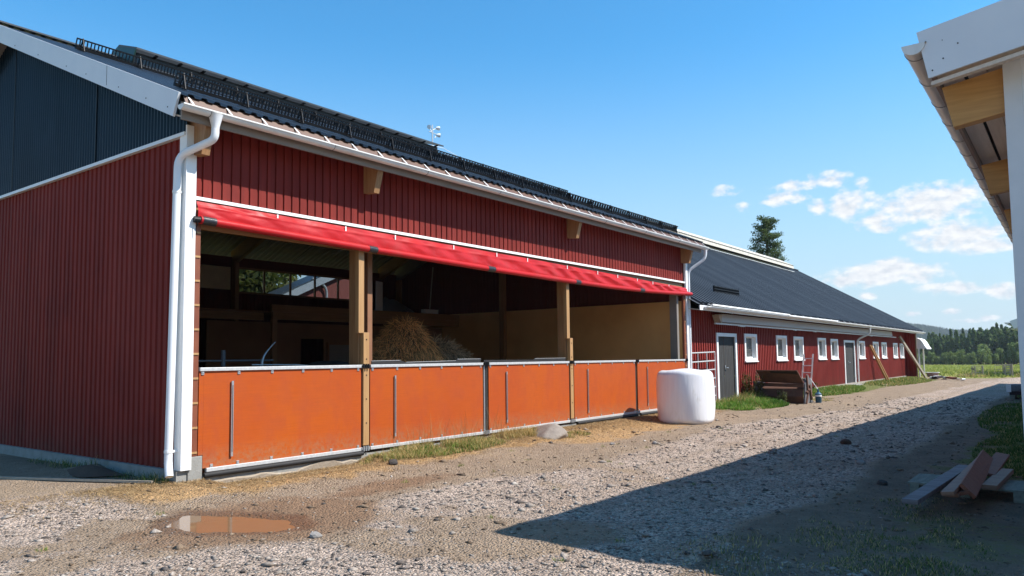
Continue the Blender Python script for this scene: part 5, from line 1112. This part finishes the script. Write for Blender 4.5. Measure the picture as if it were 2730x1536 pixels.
def grasses():
    X_, Y_, H_, W2, C_ = [], [], [], [], []
    def patch(cx, cy, rx, ry, n, h0, h1, w0, g0, g1, dry, dry_col=(.42, .31, .13)):
        a = rng.uniform(0, 6.28, n); r = np.sqrt(rng.random(n)); x = cx + rx * r * np.cos(a); y = cy + ry * r * np.sin(a)
        k = fbm(x, y, 1.7, 3) + .7 * fbm(x + 9, y, 5.0, 2) + rng.normal(0, .12, n) > -.12; x, y, r = x[k], y[k], r[k]; m = len(x)
        h = rng.uniform(h0, h1, m) * (1.1 - .55 * r) * (.7 + .6 * vn(x * 2.3, y * 2.3)); t = rng.random((m, 1)); c = np.array(g0) * (1 - t) + np.array(g1) * t
        dd = rng.random(m) < dry; c[dd] = np.array(dry_col) * rng.uniform(.7, 1.2, (dd.sum(), 1))
        X_.append(x); Y_.append(y); H_.append(h); W2.append(np.full(m, w0) * rng.uniform(.7, 1.3, m)); C_.append(c)
    G0, G1 = (.045, .095, .014), (.13, .19, .035)
    patch(4.7, -.45, 1.9, .45, 13000, .04, .22, .008, G0, G1, .62); patch(4.6, -.60, .9, .30, 3500, .06, .18, .008, (.06, .13, .015), (.14, .24, .03), .12)
    patch(7.3, -.30, 1.1, .28, 3000, .08, .26, .008, (.14, .13, .03), (.2, .17, .05), .75); patch(8.3, -.95, .6, .2, 1200, .05, .14, .008, G0, G1, .55)
    patch(19.6, -.75, 2.8, .85, 16000, .06, .26, .014, (.05, .12, .012), (.13, .24, .03), .10); patch(21.3, -.1, 3.6, .5, 6000, .12, .38, .014, G0, G1, .35)
    patch(20.6, -1.25, .9, .35, 2600, .10, .26, .014, (.03, .085, .01), (.07, .15, .02), .03); patch(24.5, -1.3, 1.5, .9, 1800, .05, .14, .014, G0, G1, .6)
    patch(30.5, -.55, 5.2, .85, 14000, .06, .26, .02, (.05, .11, .014), (.13, .22, .035), .15); patch(27.2, -.05, 1.3, .35, 1500, .2, .55, .016, G0, G1, .4)
    patch(45, -.7, 7.5, 1.4, 13000, .05, .2, .03, (.06, .11, .018), (.15, .20, .04), .25)
    patch(8.0, -8.9, 1.6, .7, 7000, .03, .10, .009, (.03, .07, .01), (.08, .13, .025), .15); patch(11, -9.0, 3.8, .95, 17000, .03, .11, .010, (.03, .07, .01), (.08, .13, .025), .12); patch(21, -8.6, 8, 1.3, 19000, .04, .14, .016, (.035, .08, .012), (.09, .14, .028), .10); patch(36, -8.3, 8, 1.3, 5000, .06, .16, .03, (.035, .08, .012), (.09, .14, .028), .10)
    patch(1.2, -8.6, 1.6, .6, 5000, .02, .07, .007, (.04, .07, .012), (.09, .12, .03), .25); patch(2.8, -8.1, 2.0, .7, 6000, .02, .07, .007, (.04, .07, .012), (.09, .12, .03), .35); patch(.8, -7.6, 1.0, .8, 1200, .03, .08, .007, (.05, .08, .015), (.1, .12, .03), .35)
    patch(-.18, 2.2, .22, 2.2, 900, .05, .16, .007, (.03, .07, .012), (.07, .12, .025), .2); patch(-.15, .35, .25, .4, 400, .05, .16, .007, (.03, .07, .012), (.08, .12, .025), .3)
    patch(66, -2.3, 3, 1.2, 900, .15, .45, .03, (.08, .10, .03), (.18, .13, .07), .6); patch(67.5, -3.4, 1.5, .5, 800, .2, .6, .04, (.05, .09, .02), (.1, .14, .03), .1); patch(67.5, -4.1, 2, .4, 700, .15, .4, .04, (.05, .09, .02), (.1, .14, .03), .1); patch(69, -5.8, 2.5, .7, 900, .2, .5, .04, (.09, .10, .02), (.16, .15, .04), .2)
    # sparse tufts on the dirt
    for k in range(46):
        x = rng.uniform(-3.2, 12); y = rng.uniform(-6.5, -1.2)
        if pud_d(np.array([x]), np.array([y]))[0] < .1: continue
        patch(x, y, .07, .06, 40, .02, .07, .006, (.06, .11, .015), (.15, .20, .04), .2)
    n = 26000; x, y, r = scatter(n, 62, 230, -2, 12, 2); zf = zones(x, y)['field'] > .6; x, y, r = x[zf], y[zf], r[zf]; t = rng.random((len(x), 1))
    X_.append(x); Y_.append(y); H_.append(rng.uniform(.12, .32, len(x)) * (.6 + r / 220)); W2.append(.03 + r * .0006); C_.append(np.array([.16, .21, .038]) * (1 - t) + np.array([.29, .28, .075]) * t)
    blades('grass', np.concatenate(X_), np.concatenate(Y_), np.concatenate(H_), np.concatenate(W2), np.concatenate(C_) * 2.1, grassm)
    # tall seed stalks in front of the second and third panels
    n = 150; x = rng.uniform(3.4, 7.2, n); y = rng.uniform(-.55, -.18, n); h = rng.uniform(.25, .80, n) * np.where(np.abs(x - 5.4) < 1.0, 1, .7)
    blades('dry_stalk', x, y, h, np.full(n, .005), np.tile(np.array([[.45, .33, .15]]), (n, 1)) * rng.uniform(.7, 1.2, (n, 1)), strawm, .35)
grasses()
def straws():
    n = 52000; x = rng.uniform(-2.2, 17, n); y = -.02 - np.abs(rng.normal(0, .66, n)) + np.where(x < 0, .5, 0); zz = zones(x, y)
    k = (rng.random(n) < np.clip(zz['straw'] * .9 + .08 + .25 * (x < .3) * (y > -1.6), 0, 1)) & (y > -2.6) & ((x > 0) | (y < .45)) & ((x < 0) | (y < -.05)); x, y = x[k], y[k]; n = len(x)
    a = rng.uniform(0, 6.28, n); L_ = rng.uniform(.03, .11, n); d = np.stack([np.cos(a), np.sin(a), rng.normal(.05, .28, n)], -1); e = np.stack([-np.sin(a), np.cos(a), rng.normal(0, .3, n)], -1) * .0022
    p = np.stack([x, y, height(x, y) + rng.uniform(.002, .022, n)], -1); V = np.concatenate([p - d * L_[:, None] / 2 - e, p - d * L_[:, None] / 2 + e, p + d * L_[:, None] / 2 + e, p + d * L_[:, None] / 2 - e]); q = np.arange(n)
    c = np.where(rng.random((n, 1)) < .75, np.array([[.50, .335, .16]]), np.array([[.30, .20, .10]])) * rng.uniform(.7, 1.25, (n, 1))
    o = arr_mesh('straw', V, np.stack([q, q + n, q + 2 * n, q + 3 * n], -1), strawm, np.tile(c, (4, 1))); o['kind'] = 'stuff'
straws()
def weed(name, x, y, H_, r_, n, c0, c1, label, tip=None):
    z = gz(x, y); t = thing(name, label, 'weed', (x, y, z)); q = MB(); P = []; Q = []
    for k in range(n):
        a = rng.uniform(0, 6.28); rr = r_ * math.sqrt(rng.random()); h_ = H_ * rng.uniform(.55, 1.1); bx, by = x + rr * math.cos(a) * .5, y + rr * math.sin(a) * .5; tx, ty = x + rr * math.cos(a) * 1.2, y + rr * math.sin(a) * 1.2
        q.tube([(bx, by, z - .02), ((bx + tx) / 2, (by + ty) / 2, z + h_ * .6), (tx, ty, z + h_)], [.006, .005, .002], 4)
        for j in range(22):
            s = rng.uniform(.08, 1); P.append((bx + (tx - bx) * s + rng.normal(0, .035), by + (ty - by) * s + rng.normal(0, .035), z + h_ * s + rng.normal(0, .015)))
        if tip:
            for j in range(14): Q.append((tx + rng.normal(0, .022), ty + rng.normal(0, .022), z + h_ * rng.uniform(.8, 1.05)))
    V, F, c_ = leaf_cloud(np.array(P), .055, c0, c1)
    parts = [(V, F, c_)]
    if tip: parts.append(leaf_cloud(np.array(Q), .03, tip, tuple(v * .7 for v in tip)))
    arr_mesh('leaves', *join(parts)[:2], leaf, join(parts)[2], t, (x, y, z)); q.build('stems', M(name + '_stem', (.16, .14, .05), (.12, .11, .04), 5, rough=.8), t)
weed('tall_weed', 21.75, -.02, .95, .45, 34, (.07, .10, .02), (.17, .16, .05), 'tall clump of greenish brown weeds right of the first dark door', (.30, .17, .07))
weed('tall_weed', 22.5, -.12, .62, .35, 20, (.07, .10, .02), (.15, .16, .05), 'lower weed clump left of the rusty bucket', (.28, .17, .08))
weed('thistle', 21.6, -1.15, .42, .16, 9, (.09, .12, .04), (.17, .19, .08), 'thin thistles in front of the rusty bucket', (.3, .3, .16))
weed('tall_weed', 28.0, -.1, .55, .4, 18, (.06, .10, .02), (.14, .16, .04), 'weed clump against the long barn plinth right of the ladder', (.25, .2, .08))
# ------------------------------------------------------------------ haze
hzm, hnt = _new('air_haze'); _ho = N(hnt, 'ShaderNodeOutputMaterial'); _hv = N(hnt, 'ShaderNodeVolumePrincipled'); hnt.links.new(_hv.outputs[0], _ho.inputs['Volume'])
_hv.inputs['Color'].default_value = (.80, .88, 1, 1); _hv.inputs['Density'].default_value = .00015; _hv.inputs['Anisotropy'].default_value = .2
hzo = MB().box(-650, -1000, -40, 2750, 1050, 75).build('haze', hzm); hzo['kind'] = 'stuff'
# ------------------------------------------------------------------ light, sky, camera
SUN = Vector((.5, -1, 1.29)).normalized(); EL = math.asin(SUN.z); ROT = math.atan2(SUN.x, SUN.y)
ld = bpy.data.lights.new('sun', 'SUN'); ld.energy = 5.0; ld.angle = R(.5); ld.color = (1, .955, .89)
lo = bpy.data.objects.new('sun', ld); COL.objects.link(lo); lo.location = (0, -20, 30); lo.rotation_euler = SUN.to_track_quat('Z', 'Y').to_euler()
wd = bpy.data.worlds.new('World'); S.world = wd; wd.use_nodes = True; nt = wd.node_tree; nt.nodes.clear(); Lk = nt.links.new
out = N(nt, 'ShaderNodeOutputWorld'); bg = N(nt, 'ShaderNodeBackground'); Lk(bg.outputs[0], out.inputs[0]); bg.inputs[1].default_value = SKY_STRENGTH = .138
sky = N(nt, 'ShaderNodeTexSky', sky_type='NISHITA'); sky.sun_disc = False; sky.sun_elevation = EL; sky.sun_rotation = ROT; sky.altitude = 150; sky.air_density = 1.0; sky.dust_density = .25; sky.ozone_density = 3.0
tc = N(nt, 'ShaderNodeTexCoord'); sp = N(nt, 'ShaderNodeSeparateXYZ'); Lk(tc.outputs['Generated'], sp.inputs[0])
az = math_(nt, 'MULTIPLY', math_(nt, 'ARCTAN2', sp.outputs[1], sp.outputs[0]), 57.2958); el = math_(nt, 'MULTIPLY', math_(nt, 'ARCSINE', sp.outputs[2]), 57.2958)
cv_ = N(nt, 'ShaderNodeCombineXYZ'); Lk(az, cv_.inputs[0]); Lk(el, cv_.inputs[1])
CL = [(21.02, 11.91, .95, .35, .5), (19.91, 10.67, .6, .28, .45), (16.23, 11.92, 1.35, .36, .65), (14.06, 12.17, 1.3, .55, .75), (16.99, 11.06, 1.4, .5, .7), (11.84, 11.66, .45, .36, .4), (14.77, 10.24, .75, .55, .7), (12.58, 10.3, 1.5, .9, .95), (7.8, 9.98, 3.3, 1.1, 1.0), (10.74, 9.07, 2.0, .5, .8), (10.84, 8.59, 1.1, .32, .7), (6.51, 7.72, 2.8, .9, 1.05), (4.87, 6.87, 2.1, .5, 1.0),
      (10.75, 5.40, 3.6, .72, 1.15), (10.2, 5.75, 1.6, .7, 1.1), (12.9, 5.25, 1.6, .45, 1.05), (6.95, 4.28, 1.8, .38, .85), (11.93, 3.97, .62, .24, .95), (3.9, 3.95, 1.1, .45, 1.0), (6.88, 2.74, .62, .2, .95), (9.09, 2.69, .45, .15, .75), (6.09, 2.12, .75, .14, .7), (4.84, 2.24, .5, .2, .85), (-6, 8, 6, 1.3, 1), (-14, 5, 5, .9, 1), (40, 3.5, 5, .5, .6), (-40, 9, 8, 1.5, .9), (90, 8, 7, 1.2, .8), (150, 10, 9, 1.6, .9), (-100, 12, 9, 1.6, .9)]
acc = None
for a, e, wa, we, st in CL:
    s1 = N(nt, 'ShaderNodeVectorMath', operation='SUBTRACT'); Lk(cv_.outputs[0], s1.inputs[0]); s1.inputs[1].default_value = (a, e, 0)
    s2 = N(nt, 'ShaderNodeVectorMath', operation='MULTIPLY'); Lk(s1.outputs[0], s2.inputs[0]); s2.inputs[1].default_value = (.86 / wa, .80 / we, 0)
    s3 = N(nt, 'ShaderNodeVectorMath', operation='DOT_PRODUCT'); Lk(s2.outputs[0], s3.inputs[0]); Lk(s2.outputs[0], s3.inputs[1])
    m_ = math_(nt, 'MULTIPLY', math_(nt, 'SUBTRACT', 1.0, s3.outputs['Value']), .85 * st)
    acc = m_ if acc is None else math_(nt, 'SMOOTH_MAX', acc, m_, .18)
mp = N(nt, 'ShaderNodeMapping'); mp.inputs['Scale'].default_value = (.62, 1.0, 1); Lk(cv_.outputs[0], mp.inputs[0])
n1 = noise(nt, mp.outputs[0], 1.4, 9, .56)
mp2 = N(nt, 'ShaderNodeMapping'); mp2.inputs['Scale'].default_value = (.62, 1.0, 1); mp2.inputs['Location'].default_value = (.10, -.30, 0); Lk(cv_.outputs[0], mp2.inputs[0])
n2 = noise(nt, mp2.outputs[0], 1.4, 9, .56)
dens = math_(nt, 'ADD', acc, math_(nt, 'MULTIPLY', math_(nt, 'SUBTRACT', n1, .455), 2.4))
mask = N(nt, 'ShaderNodeMapRange', interpolation_type='SMOOTHSTEP'); Lk(dens, mask.inputs[0]); mask.inputs[1].default_value = .0; mask.inputs[2].default_value = .9; mask.inputs[3].default_value = 0; mask.inputs[4].default_value = .97
lit = math_(nt, 'ADD', .66, math_(nt, 'MULTIPLY', math_(nt, 'SUBTRACT', n1, n2), 2.6), clamp=True)
ccol = mixc(nt, lit, (3.1, 3.35, 3.7), (4.45, 4.5, 4.55))
CONT = N(nt, 'ShaderNodeHueSaturation'); setin(CONT, Saturation=1.16, Value=1.0); Lk(mixc(nt, 1.0, sky.outputs[0], (.74, 1.0, 1.02, 1), 'MULTIPLY'), CONT.inputs['Color'])
hz = N(nt, 'ShaderNodeMapRange', interpolation_type='SMOOTHSTEP'); Lk(el, hz.inputs[0]); hz.inputs[1].default_value = -2; hz.inputs[2].default_value = 24; hz.inputs[3].default_value = .95; hz.inputs[4].default_value = 0
clear = mixc(nt, hz.outputs[0], CONT.outputs[0], (2.6, 3.12, 3.58))
Lk(mixc(nt, mask.outputs[0], clear, ccol), bg.inputs[0])
cam = bpy.data.cameras.new('camera'); cam.sensor_width = 36; cam.lens = 2023.19 * 36 / 2730; cam.shift_y = 45.02 / 2730; cam.clip_start = .05; cam.clip_end = 9000
co = bpy.data.objects.new('camera', cam); COL.objects.link(co)
yaw, pit, rol = .6459704709, .0706587972, -.0115065049
fw = Vector((math.cos(yaw) * math.cos(pit), math.sin(yaw) * math.cos(pit), math.sin(pit))); rt = Vector((math.sin(yaw), -math.cos(yaw), 0)); up = rt.cross(fw)
r2 = math.cos(rol) * rt + math.sin(rol) * up; u2 = -math.sin(rol) * rt + math.cos(rol) * up
co.matrix_world = Matrix(((r2.x, u2.x, -fw.x, -5.53502), (r2.y, u2.y, -fw.y, -9.75646), (r2.z, u2.z, -fw.z, 1.6), (0, 0, 0, 1)))
S.camera = co
S.view_settings.view_transform = 'Standard'; S.view_settings.look = 'None'; S.view_settings.exposure = .72; S.view_settings.gamma = 1; S.view_settings.use_curve_mapping = False
S.cycles.max_bounces = 12; S.cycles.diffuse_bounces = 8; S.cycles.use_denoising = True
